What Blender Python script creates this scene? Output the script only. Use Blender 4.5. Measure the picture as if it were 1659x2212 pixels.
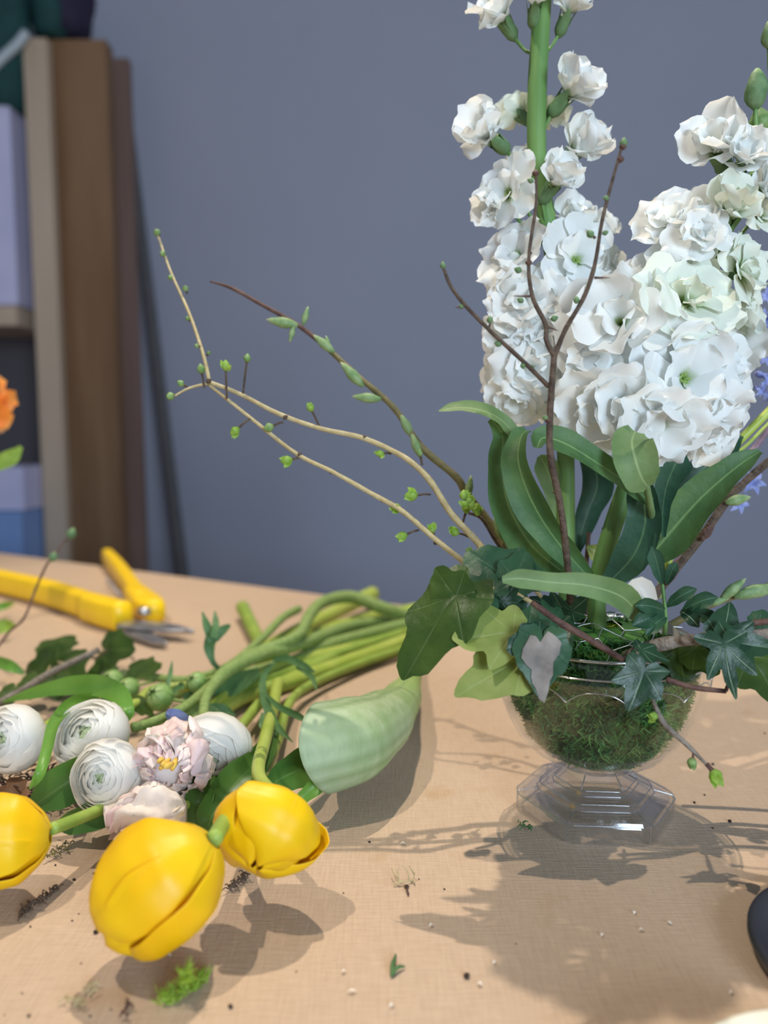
import bpy, math, random
from mathutils import Vector, Matrix, noise
random.seed(7)
S = bpy.context.scene
for o in list(bpy.data.objects): bpy.data.objects.remove(o)
COL = S.collection
R = random.uniform
V = Vector

# ------------------------------------------------------------------ camera
FPX, HOR, CAMZ = 1750.0, 930.0, 0.20
PITCH = math.atan((1106-HOR)/FPX)
CAM = V((0, 0, CAMZ))
cd = bpy.data.cameras.new('camera'); cam = bpy.data.objects.new('camera', cd); COL.objects.link(cam)
cam.location = CAM; cam.rotation_euler = (math.pi/2-PITCH, 0, 0)
cd.sensor_fit = 'HORIZONTAL'; cd.sensor_width = 36; cd.lens = 36*FPX/1659
cd.clip_start = .01; cd.clip_end = 50
cd.dof.use_dof = True; cd.dof.focus_distance = .39; cd.dof.aperture_fstop = 7.0
S.camera = cam
# ------------------------------------------------------------------ world, lamps, exposure
w = bpy.data.worlds.new('room_light'); S.world = w; w.use_nodes = True
bg = w.node_tree.nodes['Background']; bg.inputs[0].default_value = (.74, .82, 1.0, 1); bg.inputs[1].default_value = .24
def lamp(name, kind, loc, target, energy, col, size, cone=None):
    d = bpy.data.lights.new(name, kind); d.energy = energy; d.color = col
    if kind == 'AREA': d.shape = 'RECTANGLE'; d.size, d.size_y = size
    else: d.shadow_soft_size = size
    if cone: d.spot_size = cone; d.spot_blend = .7
    o = bpy.data.objects.new(name, d); COL.objects.link(o); o.location = loc
    o.rotation_euler = (V(target)-V(loc)).to_track_quat('-Z', 'Y').to_euler()
lamp('ceiling_spot', 'SPOT', (.06, 1.12, 2.0), (.02, .62, 0), 120, (1, .87, .71), .011, 1.15)
lamp('ceiling_spot', 'SPOT', (-.64, .06, 2.0), (-.05, .55, 0), 82, (1, .87, .71), .012, 1.15)
lamp('window_daylight', 'AREA', (.8, -1.5, .62), (.15, .6, .25), 45, (.66, .82, 1.0), (.75, .8))
S.view_settings.view_transform = 'Standard'; S.view_settings.look = 'None'
S.view_settings.gamma = 1; S.view_settings.use_curve_mapping = False
S.view_settings.exposure = 0.0

# ------------------------------------------------------------------ geometry helpers
cp, sp = math.cos(PITCH), math.sin(PITCH)
def ray(x, y): return V(((x-829.5)/FPX, cp-(y-1106)/FPX*sp, -sp-(y-1106)/FPX*cp))
def P(x, y, d): return CAM + ray(x, y)*d                  # a point seen at pixel x, y at depth d
def T(x, y, z=0): r = ray(x, y); return CAM + r*((z-CAMZ)/r.z)   # ... lying at height z over the table
def TZ(l): return [T(*p) for p in l]
def PD(l): return [P(*p) for p in l]
def pxm(px, p): return px*((p-CAM).dot(V((0, cp, -sp))))/FPX      # pixels to metres at point p

def spline(pts, n):
    """Catmull-Rom through Vectors or floats, n samples per span"""
    out = []; m = len(pts)
    for i in range(m-1):
        a = pts[max(i-1, 0)]; b = pts[i]; c = pts[i+1]; d = pts[min(i+2, m-1)]
        for k in range(n):
            t = k/n
            out.append(.5*((2*b)+(c-a)*t+(2*a-5*b+4*c-d)*t*t+(3*b-a-3*c+d)*t*t*t))
    out.append(pts[-1]); return out
def lerp_list(l, t):
    x = t*(len(l)-1); i = min(int(x), len(l)-2); f = x-i; f = f*f*(3-2*f)
    return l[i]*(1-f)+l[i+1]*f
def prof(l, t):
    for (a, x), (b, y) in zip(l, l[1:]):
        if t <= b: f = (t-a)/(b-a); f = f*f*(3-2*f); return x+(y-x)*f
    return l[-1][1]

class M:
    """collects geometry in world space, builds ONE mesh object"""
    def __init__(s): s.v = []; s.f = []; s.a = []; s.b = []
    def vert(s, p, a=0., b=0.): s.v.append(V(p)); s.a.append(a); s.b.append(b); return len(s.v)-1
    def grid(s, rows, A=None, B=None, close=False):
        n0 = len(s.v); nr = len(rows); nc = len(rows[0])
        for i, r in enumerate(rows):
            for j, p in enumerate(r): s.vert(p, A[i][j] if A else 0, B[i][j] if B else 0)
        for i in range(nr-1):
            for j in range(nc if close else nc-1):
                k = (j+1) % nc
                s.f.append((n0+i*nc+j, n0+i*nc+k, n0+(i+1)*nc+k, n0+(i+1)*nc+j))
        return n0
    def tube(s, pts, rad, n=8, sub=5, cap=True, wob=0., flat=1., a0=0.):
        """round rod along pts"""
        c = spline(pts, sub); L = len(c); rr = rad if isinstance(rad, (list, tuple)) else [rad, rad]
        rows = []; A = []; B = []; prev = None
        for i, p in enumerate(c):
            t = (c[min(i+1, L-1)]-c[max(i-1, 0)]).normalized()
            if prev is None:
                prev = t.orthogonal().normalized()
                if flat != 1.: prev = V((0, 0, 1)); 
            prev = (prev-t*prev.dot(t)).normalized(); q = t.cross(prev)
            r = lerp_list(rr, i/(L-1))*(1+wob*noise.noise(p*160))
            rows.append([p+(prev*math.cos(x)*flat+q*math.sin(x))*r for x in [2*math.pi*j/n for j in range(n)]])
            A.append([i/(L-1)]*n); B.append([a0]*n)
        n0 = s.grid(rows, A, B, True)
        if cap:
            s.f.append(tuple(n0+j for j in range(n))[::-1]); e = n0+(L-1)*n; s.f.append(tuple(e+j for j in range(n)))
        return s
    def blob(s, c, ax, length, rad, n=8, m=7, pr=None, lump=0., b=0.):
        """lathe body along ax starting at c"""
        ax = V(ax).normalized(); u = ax.orthogonal().normalized(); w_ = ax.cross(u)
        pr = pr or [(0, .35), (.3, .95), (.5, 1), (.8, .55), (1, .02)]
        rows = []; A = []; B = []
        for i in range(m+1):
            t = i/m; r = rad*prof(pr, t)
            rows.append([c+ax*length*t+(u*math.cos(x)+w_*math.sin(x))*r*(1+lump*math.sin(3*x+i)) for x in [2*math.pi*j/n for j in range(n)]])
            A.append([t]*n); B.append([b]*n)
        n0 = s.grid(rows, A, B, True); s.f.append(tuple(n0+j for j in range(n))[::-1]); e = n0+m*n; s.f.append(tuple(e+j for j in range(n)))
        return s
    def box(s, c, X, Y, Z):
        c = V(c); X, Y, Z = V(X)/2, V(Y)/2, V(Z)/2; n0 = len(s.v)
        for i in (-1, 1):
            for j in (-1, 1):
                for k in (-1, 1): s.vert(c+X*i+Y*j+Z*k)
        for f in ((0, 1, 3, 2), (4, 6, 7, 5), (0, 4, 5, 1), (2, 3, 7, 6), (0, 2, 6, 4), (1, 5, 7, 3)): s.f.append(tuple(n0+q for q in f))
        return s
    def blade(s, pts, wid, twist=0., cup=.25, nc=9, sub=5, nrm=None, wave=0., tip=None):
        """leaf blade swept along pts; widths = half widths; attribute b = midrib"""
        c = spline(pts, sub); L = len(c); rows = []; A = []; B = []
        us = [-1, -.72, -.42, -.12, 0, .12, .42, .72, 1] if nc == 9 else [-1, -.4, 0, .4, 1]
        for i, p in enumerate(c):
            t = (c[min(i+1, L-1)]-c[max(i-1, 0)]).normalized(); T_ = i/(L-1)
            nn = (CAM-p).normalized() if nrm is None else V(nrm)
            nn = (nn-t*nn.dot(t)).normalized()
            tw = lerp_list(twist, T_) if isinstance(twist, (list, tuple)) else twist
            nn = Matrix.Rotation(tw, 3, t) @ nn; sd = t.cross(nn)
            w_ = lerp_list(wid, T_)
            rows.append([p+sd*w_*u+nn*(cup*w_*u*u+wave*w_*math.sin(T_*9+u*2)*abs(u)) for u in us])
            A.append([T_]*len(us)); B.append([1. if u == 0 else 0. for u in us])
        s.grid(rows, A, B); return s
    def build(s, name, mat, parent=None, smooth=True, ngon=False):
        off = parent_loc(parent) if parent else V((0, 0, 0))
        me = bpy.data.meshes.new(name); me.from_pydata([tuple(v-off) for v in s.v], [], s.f)
        for nm, l in (('t', s.a), ('v', s.b)):
            at = me.attributes.new(nm, 'FLOAT', 'POINT'); at.data.foreach_set('value', [float(x) for x in l])
        if smooth: me.polygons.foreach_set('use_smooth', [True]*len(me.polygons))
        me.materials.append(mat); me.update()
        o = bpy.data.objects.new(name, me); COL.objects.link(o)
        if parent: o.parent = parent
        return o
def parent_loc(o):
    l = V((0, 0, 0))
    while o: l += o.location; o = o.parent
    return l
def thing(name, label, cat, loc, group=None):
    o = bpy.data.objects.new(name, None); COL.objects.link(o); o.location = loc; o.empty_display_size = .02
    return tag(o, label, cat, group)
def tag(o, label, cat, group=None, kind=None):
    o['label'] = label; o['category'] = cat
    if group: o['group'] = group
    if kind: o['kind'] = kind
    return o

# ------------------------------------------------------------------ materials
def rgb(r, g, b):
    f = lambda c: (c/255/12.92) if c/255 <= .04045 else ((c/255+.055)/1.055)**2.4
    return (f(r), f(g), f(b), 1)
def mix(nt, fac, a, b):
    n = nt.nodes.new('ShaderNodeMix'); n.data_type = 'RGBA'
    for k, v_ in ((0, fac), (6, a), (7, b)):
        if isinstance(v_, (tuple, float, int)): n.inputs[k].default_value = v_
        else: nt.links.new(v_, n.inputs[k])
    return n.outputs[2]
def attr(nt, name, lo=0., hi=1.):
    a = nt.nodes.new('ShaderNodeAttribute'); a.attribute_name = name
    m = nt.nodes.new('ShaderNodeMapRange'); m.inputs[1].default_value = lo; m.inputs[2].default_value = hi
    nt.links.new(a.outputs['Fac'], m.inputs[0]); return m.outputs[0]
def nz(nt, scale, lo=.35, hi=.65, stretch=None, detail=4, coord='Object'):
    tc = nt.nodes.new('ShaderNodeTexCoord'); n = nt.nodes.new('ShaderNodeTexNoise'); n.inputs['Scale'].default_value = scale
    n.inputs['Detail'].default_value = detail; src = tc.outputs[coord]
    if stretch:
        mp = nt.nodes.new('ShaderNodeMapping'); mp.inputs['Scale'].default_value = stretch[0:3]
        if len(stretch) > 3: mp.inputs['Rotation'].default_value = (0, 0, stretch[3])
        nt.links.new(src, mp.inputs[0]); src = mp.outputs[0]
    nt.links.new(src, n.inputs['Vector'])
    m = nt.nodes.new('ShaderNodeMapRange'); m.inputs[1].default_value = lo; m.inputs[2].default_value = hi
    nt.links.new(n.outputs['Fac'], m.inputs[0]); return m.outputs[0]
def base(name):
    m = bpy.data.materials.new(name); m.use_nodes = True; nt = m.node_tree; return m, nt, nt.nodes['Principled BSDF']
def bump(nt, b, h, strength, dist=.001):
    n = nt.nodes.new('ShaderNodeBump'); n.inputs['Strength'].default_value = strength; n.inputs['Distance'].default_value = dist
    nt.links.new(h, n.inputs['Height']); nt.links.new(n.outputs[0], b.inputs['Normal'])
def plant(name, c1, c2, rough=.5, scale=120, basec=None, bt=(0, .3), vein=None, tipc=None, tt=(.8, 1), trans=.25, tcol=None, bstr=.15, stretch=None, spec=.4):
    """plant tissue: two mottled colours, base and tip colour along the piece, vein colour, some light through"""
    m, nt, b = base(name)
    col = mix(nt, nz(nt, scale, stretch=stretch), c1, c2)
    if basec: col = mix(nt, attr(nt, 't', bt[1], bt[0]), col, basec)
    if tipc: col = mix(nt, attr(nt, 't', tt[0], tt[1]), col, tipc)
    if vein: col = mix(nt, attr(nt, 'v', .3, 1.), col, vein)
    nt.links.new(col, b.inputs['Base Color']); b.inputs['Roughness'].default_value = rough
    b.inputs['Specular IOR Level'].default_value = spec
    bump(nt, b, nz(nt, scale*2.5, .3, .7, stretch), bstr)
    if trans:
        tr = nt.nodes.new('ShaderNodeBsdfTranslucent'); ms = nt.nodes.new('ShaderNodeMixShader'); ms.inputs[0].default_value = trans
        nt.links.new(mix(nt, .6, col, tcol) if tcol else col, tr.inputs[0])
        out = nt.nodes['Material Output']
        nt.links.new(b.outputs[0], ms.inputs[1]); nt.links.new(tr.outputs[0], ms.inputs[2]); nt.links.new(ms.outputs[0], out.inputs[0])
    return m
def plain(name, c1, c2=None, rough=.5, metal=0, scale=40, bstr=0, stretch=None, spec=.5):
    m, nt, b = base(name)
    col = mix(nt, nz(nt, scale, stretch=stretch), c1, c2 or c1)
    nt.links.new(col, b.inputs['Base Color']); b.inputs['Roughness'].default_value = rough; b.inputs['Metallic'].default_value = metal
    b.inputs['Specular IOR Level'].default_value = spec
    if bstr: bump(nt, b, nz(nt, scale*3, .3, .7, stretch), bstr)
    return m

m_stock = plant('stock_petal', (.93, .95, .93, 1), (.90, .93, .91, 1), .55, 90, basec=(.30, .46, .12, 1), bt=(.02, .30), trans=.38, bstr=.2)
m_stockg = plant('stock_petal_young', (.84, .90, .78, 1), (.90, .93, .83, 1), .55, 90, basec=(.36, .52, .16, 1), bt=(.02, .45), trans=.3, bstr=.2)
m_eye = plant('stock_eye', (.33, .50, .12, 1), (.45, .60, .2, 1), .6, 300)
m_calyx = plant('calyx', (.10, .20, .08, 1), (.17, .28, .13, 1), .6, 200, tipc=(.25, .38, .15, 1), trans=.1)
m_stem = plant('stock_stem', (.11, .24, .06, 1), (.18, .33, .10, 1), .5, 90, trans=.12, stretch=(1, 1, .1))
m_sleaf = plant('stock_leaf', (.05, .13, .045, 1), (.085, .18, .06, 1), .55, 60, vein=(.22, .36, .14, 1), trans=.2, tcol=(.3, .5, .1, 1), bstr=.3)
m_sleafl = plant('stock_leaf_pale', (.13, .22, .08, 1), (.19, .29, .12, 1), .6, 60, vein=(.33, .44, .2, 1), trans=.2, tcol=(.3, .5, .1, 1), bstr=.3)
m_sleafd = plant('stock_leaf_blue', (.022, .075, .045, 1), (.035, .105, .06, 1), .5, 60, vein=(.1, .2, .1, 1), trans=.15, bstr=.3)
m_ivy = plant('ivy_leaf', (.028, .062, .012, 1), (.052, .095, .018, 1), .36, 70, vein=(.16, .22, .09, 1), trans=.14, tcol=(.2, .35, .05, 1), bstr=.2, spec=.28)
m_ivyd = plant('ivy_leaf_dark', (.012, .04, .02, 1), (.022, .06, .028, 1), .36, 90, vein=(.42, .56, .38, 1), trans=.06, bstr=.2, spec=.28)
m_ivyl = plant('ivy_leaf_pale', (.19, .26, .06, 1), (.30, .35, .11, 1), .45, 60, vein=(.42, .5, .24, 1), trans=.2, tcol=(.4, .5, .1, 1), bstr=.2, spec=.28)
m_ivyb = plant('ivy_leaf_bluish', (.022, .07, .035, 1), (.042, .105, .05, 1), .4, 70, vein=(.1, .2, .12, 1), trans=.12, bstr=.2, spec=.28)
m_bark = plain('bark', (.055, .035, .024, 1), (.13, .09, .06, 1), .8, 0, 220, .6)
m_barkr = plain('bark_red', (.07, .03, .025, 1), (.13, .07, .05, 1), .7, 0, 200, .5)
m_barkg = plain('bark_grey', (.16, .13, .10, 1), (.26, .22, .18, 1), .85, 0, 160, .8)
m_barky = plain('bark_yellow', (.38, .30, .14, 1), (.5, .42, .22, 1), .6, 0, 150, .3)
m_barko = plain('bark_olive', (.10, .09, .03, 1), (.17, .14, .05, 1), .6, 0, 120, .3)
m_bud = plant('bud', (.16, .30, .08, 1), (.28, .42, .16, 1), .5, 300, basec=(.2, .22, .08, 1), bt=(0, .2), trans=.2)
m_budb = plant('leafing_bud', (.26, .46, .05, 1), (.38, .58, .12, 1), .5, 300, trans=.35)
m_wil = plant('willow_bud', (.20, .34, .13, 1), (.34, .47, .22, 1), .5, 250, tipc=(.55, .6, .35, 1), trans=.25)
m_tul = plant('tulip_yellow', (.93, .56, .004, 1), (.96, .66, .008, 1), .42, 30, basec=(.80, .56, .02, 1), bt=(0, .12), trans=.22, tcol=(1, .6, .01, 1), stretch=(1, 1, .2), bstr=.12)
m_tstem = plant('tulip_stem', (.38, .50, .07, 1), (.48, .58, .12, 1), .4, 40, trans=.12, bstr=.05)
m_tstemg = plant('green_stem', (.26, .40, .06, 1), (.36, .49, .09, 1), .45, 60, trans=.12, bstr=.1)
m_rstem = plant('hairy_stem', (.22, .35, .09, 1), (.33, .45, .15, 1), .65, 260, trans=.12, bstr=.5)
m_tleaf = plant('tulip_leaf', (.055, .15, .03, 1), (.09, .21, .045, 1), .38, 40, vein=(.12, .24, .07, 1), trans=.2, tcol=(.25, .5, .05, 1), stretch=(1, 1, 1))
m_tleafl = plant('tulip_leaf_light', (.12, .30, .04, 1), (.18, .38, .07, 1), .38, 40, trans=.28, tcol=(.3, .6, .05, 1))
m_ran = plant('ranunculus_petal', (.90, .88, .79, 1), (.94, .92, .86, 1), .5, 60, tipc=(.95, .94, .90, 1), tt=(.2, 1), basec=(.82, .82, .6, 1), bt=(0, .5), trans=.45, bstr=.05)
m_rang = plant('ranunculus_heart', (.55, .66, .38, 1), (.74, .80, .58, 1), .5, 60, trans=.3)
m_par = plant('parrot_petal', (.96, .76, .74, 1), (.96, .88, .82, 1), .5, 55, basec=(.85, .72, .38, 1), bt=(0, .35), tipc=(.94, .72, .74, 1), tt=(.75, 1.1), trans=.28, bstr=.3)
m_par2 = plant('parrot_petal_cream', (.95, .90, .82, 1), (.95, .86, .80, 1), .5, 50, tipc=(.94, .80, .78, 1), tt=(.8, 1.1), trans=.28, bstr=.3)
m_anth = plant('anther', (.75, .45, .06, 1), (.8, .55, .12, 1), .7, 300, trans=0)
m_cal = plant('calla_spathe', (.33, .46, .20, 1), (.47, .56, .32, 1), .5, 28, basec=(.36, .56, .05, 1), bt=(.05, .6), vein=(.18, .27, .10, 1), tipc=(.42, .54, .35, 1), tt=(.75, 1), trans=.2, tcol=(.5, .7, .3, 1), bstr=.2, stretch=(4, 4, 1))
m_rbud = plant('ranunculus_bud', (.16, .30, .07, 1), (.28, .44, .13, 1), .5, 120, tipc=(.4, .52, .2, 1), tt=(.7, 1), trans=.1, bstr=.3)
m_fern = plant('feathery_leaf', (.06, .15, .05, 1), (.10, .21, .07, 1), .55, 100, trans=.15)
m_blue = plant('blue_petal', (.22, .28, .62, 1), (.38, .44, .78, 1), .5, 200, trans=.3)
m_purp = plant('purple_stalk', (.20, .12, .16, 1), (.3, .2, .24, 1), .6, 200, trans=.05)
m_moss = plant('moss', (.02, .10, .02, 1), (.08, .24, .04, 1), .7, 70, tipc=(.32, .55, .12, 1), tt=(.3, 1.3), trans=.25)
m_mossy = plant('moss_bright', (.24, .40, .03, 1), (.36, .52, .07, 1), .6, 200, trans=.3)
m_org = plant('orange_petal', (.85, .17, .02, 1), (.9, .3, .04, 1), .5, 30, tipc=(.9, .4, .08, 1), trans=.3)
m_peach = plant('peach_petal', (.75, .42, .16, 1), (.85, .55, .25, 1), .5, 30, trans=.3)
m_wire = plain('galvanised_wire', (.6, .62, .65, 1), None, .3, 1)
m_yel = plain('yellow_plastic', (.90, .58, .006, 1), (.93, .62, .01, 1), .38, 0, 40, .05)
m_steel = plain('steel_blade', (.34, .34, .36, 1), (.5, .5, .52, 1), .35, .9, 60)
m_wood = plain('post_wood', (.20, .10, .042, 1), (.28, .155, .075, 1), .7, 0, 3, .3, (6, 6, .6))
m_woodl = plain('pale_wood', (.52, .39, .27, 1), (.60, .46, .34, 1), .7, 0, 3, .2, (6, 6, .6))
m_woodp = plain('pinkish_wood', (.22, .13, .10, 1), (.28, .175, .14, 1), .7, 0, 3, .2, (6, 6, .6))
m_postshadow = plain('post_shadow_grey', (.10, .095, .095, 1), (.12, .115, .115, 1), .7)  # shade tone, a little darker than the wall, for the imitated post shadow
m_soil = plain('soil', (.02, .013, .01, 1), (.05, .03, .02, 1), .9, 0, 400, .5)
m_flake = plain('pale_flake', (.75, .68, .58, 1), None, .7)
m_black = plain('black_plastic', (.03, .03, .033, 1), (.04, .04, .045, 1), .35)
m_cream = plain('cream_glaze', (.72, .68, .52, 1), (.78, .74, .6, 1), .25)
m_white = plain('white_ribbed', (.72, .71, .66, 1), None, .4)
m_gteal = plain('dark_teal_cloth', (.008, .05, .05, 1), (.012, .07, .065, 1), .8)
m_navy = plain('dark_navy', (.012, .018, .045, 1), (.03, .015, .045, 1), .8, 0, 6)
m_lilac = plain('lilac_box', (.60, .58, .80, 1), (.68, .64, .84, 1), .6, 0, 8)
m_bluebox = plain('blue_box', (.20, .32, .62, 1), (.24, .37, .66, 1), .6, 0, 8)
m_dead = plant('dead_patch', (.12, .11, .10, 1), (.26, .235, .21, 1), .7, 80, trans=0, bstr=.4)

def mk_glass(nm, tint, rough, lo, hi):
    m, nt, b = base(nm); nt.nodes.remove(b); out = nt.nodes['Material Output']
    tr = nt.nodes.new('ShaderNodeBsdfTransparent'); tr.inputs[0].default_value = tint
    gl = nt.nodes.new('ShaderNodeBsdfGlossy'); gl.inputs['Roughness'].default_value = rough; gl.inputs[0].default_value = (1, 1, 1, 1)
    lw = nt.nodes.new('ShaderNodeLayerWeight'); lw.inputs[0].default_value = .5
    pw = nt.nodes.new('ShaderNodeMath'); pw.operation = 'POWER'; pw.inputs[1].default_value = 4.5; nt.links.new(lw.outputs['Facing'], pw.inputs[0])
    ma = nt.nodes.new('ShaderNodeMath'); ma.operation = 'MULTIPLY_ADD'; ma.inputs[1].default_value = hi; ma.inputs[2].default_value = lo; nt.links.new(pw.outputs[0], ma.inputs[0])
    ms = nt.nodes.new('ShaderNodeMixShader')
    nt.links.new(ma.outputs[0], ms.inputs[0]); nt.links.new(tr.outputs[0], ms.inputs[1]); nt.links.new(gl.outputs[0], ms.inputs[2]); nt.links.new(ms.outputs[0], out.inputs[0])
    return m
m_glass = mk_glass('clear_glass', (.985, .99, .985, 1), .03, .045, .8)
m_foot = mk_glass('foot_glass', (.96, .97, .985, 1), .05, .11, .6)
m_edge = mk_glass('glass_edge', (.80, .85, .90, 1), .16, .38, .4)

def mk_table():
    m, nt, b = base('linen_table')
    yaw = .62
    c1 = mix(nt, nz(nt, 5, .3, .7), rgb(184, 160, 136), rgb(197, 173, 147))
    weft = nz(nt, 900, .35, .65, (1, .07, 1, .1), 3); warp = nz(nt, 900, .35, .65, (.10, 1, 1, .1), 3)
    mm = nt.nodes.new('ShaderNodeMath'); mm.operation = 'ADD'; nt.links.new(weft, mm.inputs[0]); nt.links.new(warp, mm.inputs[1])
    h = nt.nodes.new('ShaderNodeMath'); h.operation = 'MULTIPLY'; h.inputs[1].default_value = .5; nt.links.new(mm.outputs[0], h.inputs[0])
    c2 = mix(nt, h.outputs[0], rgb(175, 151, 128), rgb(202, 178, 153))
    c = mix(nt, .55, c1, c2)
    st = nz(nt, 30, .62, .85, None, 6)
    c = mix(nt, st, c, rgb(176, 145, 110))
    nt.links.new(c, b.inputs['Base Color']); b.inputs['Roughness'].default_value = .75; b.inputs['Specular IOR Level'].default_value = .25
    bump(nt, b, h.outputs[0], .35, .0006)
    return m
m_table = mk_table()
m_wall = plain('wall_paint', (.40, .41, .49, 1), (.415, .425, .505, 1), .85, 0, 3, 0)
m_floor = plain('floor_board', (.12, .10, .09, 1), (.16, .13, .11, 1), .6, 0, 3)

# ------------------------------------------------------------------ room
def struct(o): o['kind'] = 'structure'; return o
WY = 2.35
struct(M().box((0, WY+.05, .55), (7, 0, 0), (0, .1, 0), (0, 0, 2.7)).build('wall_back', m_wall, None, False))
struct(M().box((0, .2, -.82), (7, 0, 0), (0, 4.4, 0), (0, 0, .04)).build('floor', m_floor, None, False))

# table
a, b_ = T(0, 1195), T(890, 1310); ed = (b_-a).normalized(); inn = V((ed.y, -ed.x, 0))
if inn.y > 0: inn = -inn
LT, RT, DP = 1.0, 1.15, 1.75
c0, c1 = a-ed*LT*.6, b_+ed*RT
tb = thing('work_table', 'wide work table with a beige linen-textured top under all the flowers', 'table', (c0+c1)/2+inn*DP/2)
cen = (c0+c1)/2+inn*DP/2
M().box(cen+V((0, 0, -.014)), ed*(c1-c0).length, inn*DP, (0, 0, .028)).build('tabletop', m_table, tb, False)
for sx in (-1, 1):
    for sy in (-1, 1):
        M().box(cen+ed*sx*((c1-c0).length/2-.08)+inn*sy*(DP/2-.08)+V((0, 0, -.414)), ed*.06, inn*.06, (0, 0, .772)).build('leg', m_woodl, tb, False)

# ------------------------------------------------------------------ shelf behind
def post(px0, px1, y0, y1, d, depth, mat, parent, name, skew=0.):
    """upright board whose front face spans px0..px1 between two heights"""
    A = P((px0[0]+px1[0])/2, y0, d); B = P((px0[1]+px1[1])/2, y1, d); B.y = A.y
    wdt = pxm(px1[0]-px0[0], A)
    ax = (A-B)
    X = V((math.cos(skew), math.sin(skew), 0)); Y = V((-math.sin(skew), math.cos(skew), 0))
    M().box((A+B)/2+Y*depth/2, X*wdt, Y*depth, ax).build(name, mat, parent, False)
sh = thing('shelf_rack', 'tall wooden shelf rack against the grey wall at left', 'shelf', P(120, 1900, 1.95))
post((95, 98), (228, 240), 85, 2250, 1.9, .05, m_wood, sh, 'upright')
post((48, 56), (100, 104), 82, 2250, 1.86, .03, m_woodl, sh, 'lit_front_edge')  # paler wood paints in the light falling on the post from the left
post((236, 245), (276, 288), 125, 2250, 2.02, .03, m_woodp, sh, 'rear_upright')
M().box(P(-150, 688, 1.95)+V((0, .08, 0)), (.46, 0, 0), (0, .26, 0), (0, 0, .045)).build('shelf_board', m_woodl, sh, False)
M().box(P(-150, 1260, 1.95)+V((0, .08, 0)), (.46, 0, 0), (0, .26, 0), (0, 0, .045)).build('shelf_board', m_woodl, sh, False)
M().box(P(-140, 98, 1.97)+V((0, .08, 0)), (.36, 0, 0), (0, .26, 0), (0, 0, .02)).build('shelf_board', m_woodl, sh, False)
M().box(P(-150, 690, 2.1)+V((0, .08, 0)), (.5, 0, 0), (0, .01, 0), (0, 0, 1.5)).build('back_panel', plain('shelf_back', (.10, .09, .10, 1)), sh, False)
t = M(); t.blob(P(150, 82, 1.93), (-.1, 0, 1), .30, .065, 14, 10, [(0, .8), (.3, 1), (.7, .9), (1, .5)], .12)
tag(t.build('cloth_bundle', m_navy), 'dark navy bundle with a purple sheen on top of the shelf', 'bundle')
t = M(); t.blob(P(85, 240, 1.90)+V((-.075, 0, 0)), (.06, 0, 1), .34, .055, 14, 10, [(0, .9), (.3, 1), (.7, .95), (1, .6)], .1)
t.blob(P(110, 80, 1.90), (.05, 0, 1), .25, .05, 12, 8, [(0, .7), (.3, 1), (.7, .95), (1, .6)], .1)
tag(t.build('teal_cloth', m_gteal), 'dark teal cloth draped over the top corner of the shelf', 'cloth')
tag(M().tube(PD([(-20, 150, 1.83), (5, 125, 1.83), (35, 98, 1.83), (58, 70, 1.83)]), .011, 8).build('ribbon', plain('pale_ribbon', (.5, .56, .58, 1))), 'pale loop of ribbon hanging at the top left of the shelf', 'ribbon')
bx = thing('storage_box', 'tall lilac-white box standing on the upper shelf', 'box', P(10, 660, 1.86))
M().box(P(-10, 448, 1.90)+V((0, .06, 0)), (.095, 0, 0), (0, .14, 0), (0, 0, .45)).build('box_body', m_lilac, bx, False)
M().box(P(-10, 226, 1.90)+V((0, .06, 0)), (.10, 0, 0), (0, .145, 0), (0, 0, .03)).build('lid', m_lilac, bx, False)
bx = thing('storage_box', 'blue and lilac box on the lower shelf by the orange flower', 'box', P(10, 1250, 1.85))
M().box(P(-40, 1165, 1.88)+V((0, .06, 0)), (.20, 0, 0), (0, .14, 0), (0, 0, .13)).build('box_body', m_bluebox, bx, False)
M().box(P(-40, 1055, 1.88)+V((0, .06, 0)), (.205, 0, 0), (0, .145, 0), (0, 0, .10)).build('lid', m_lilac, bx, False)
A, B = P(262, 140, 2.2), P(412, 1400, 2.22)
tag(M().tube([A, (A+B)/2, B], [.012, .017, .02], 8).build('post_shadow_rod', m_postshadow), 'thin dark rod standing in for the shelf post shadow on the grey wall', 'shadow')  # added rod imitates the soft shadow of the shelf post on the wall

# ------------------------------------------------------------------ glass footed bowl
VC = T(1284, 1751); VC.z = 0
def vloc(x, y, z): return VC+V((x, y, z))
gb = thing('glass_bowl', 'clear footed glass bowl with arched flutes, filled with moss', 'bowl', VC)
outer = [(.0262, .004), (.0268, .015), (.029, .024), (.035, .034), (.044, .0425), (.056, .049), (.068, .0528), (.078, .0545), (.085, .0545), (.089, .0525), (.0935, .0500)]
NB = 96; rows = []
def brad(z, r, th):
    k = abs(math.sin(th*6)); fl = max(0, min(1, (.083-z)/.012))
    return r*(1-.035*fl*(1-k**.6))
prof2 = []
for i in range(len(outer)-1):
    for k in range(3):
        f = k/3; prof2.append((outer[i][0]*(1-f)+outer[i+1][0]*f, outer[i][1]*(1-f)+outer[i+1][1]*f))
prof2.append(outer[-1])
for z, r in prof2: rows.append([vloc(brad(z, r, x)*math.cos(x), brad(z, r, x)*math.sin(x), z) for x in [2*math.pi*j/NB for j in range(NB)]])
rows.append([vloc(.0492*math.cos(x), .0492*math.sin(x), .0945) for x in [2*math.pi*j/NB for j in range(NB)]])
for z, r in prof2[::-1]:
    r2 = max(r-.0022, .002); z2 = z+.0018 if z < .04 else z
    rows.append([vloc(r2*math.cos(x), r2*math.sin(x), z2) for x in [2*math.pi*j/NB for j in range(NB)]])
g = M(); g.grid(rows, close=True); g.build('bowl', m_glass, gb)
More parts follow.
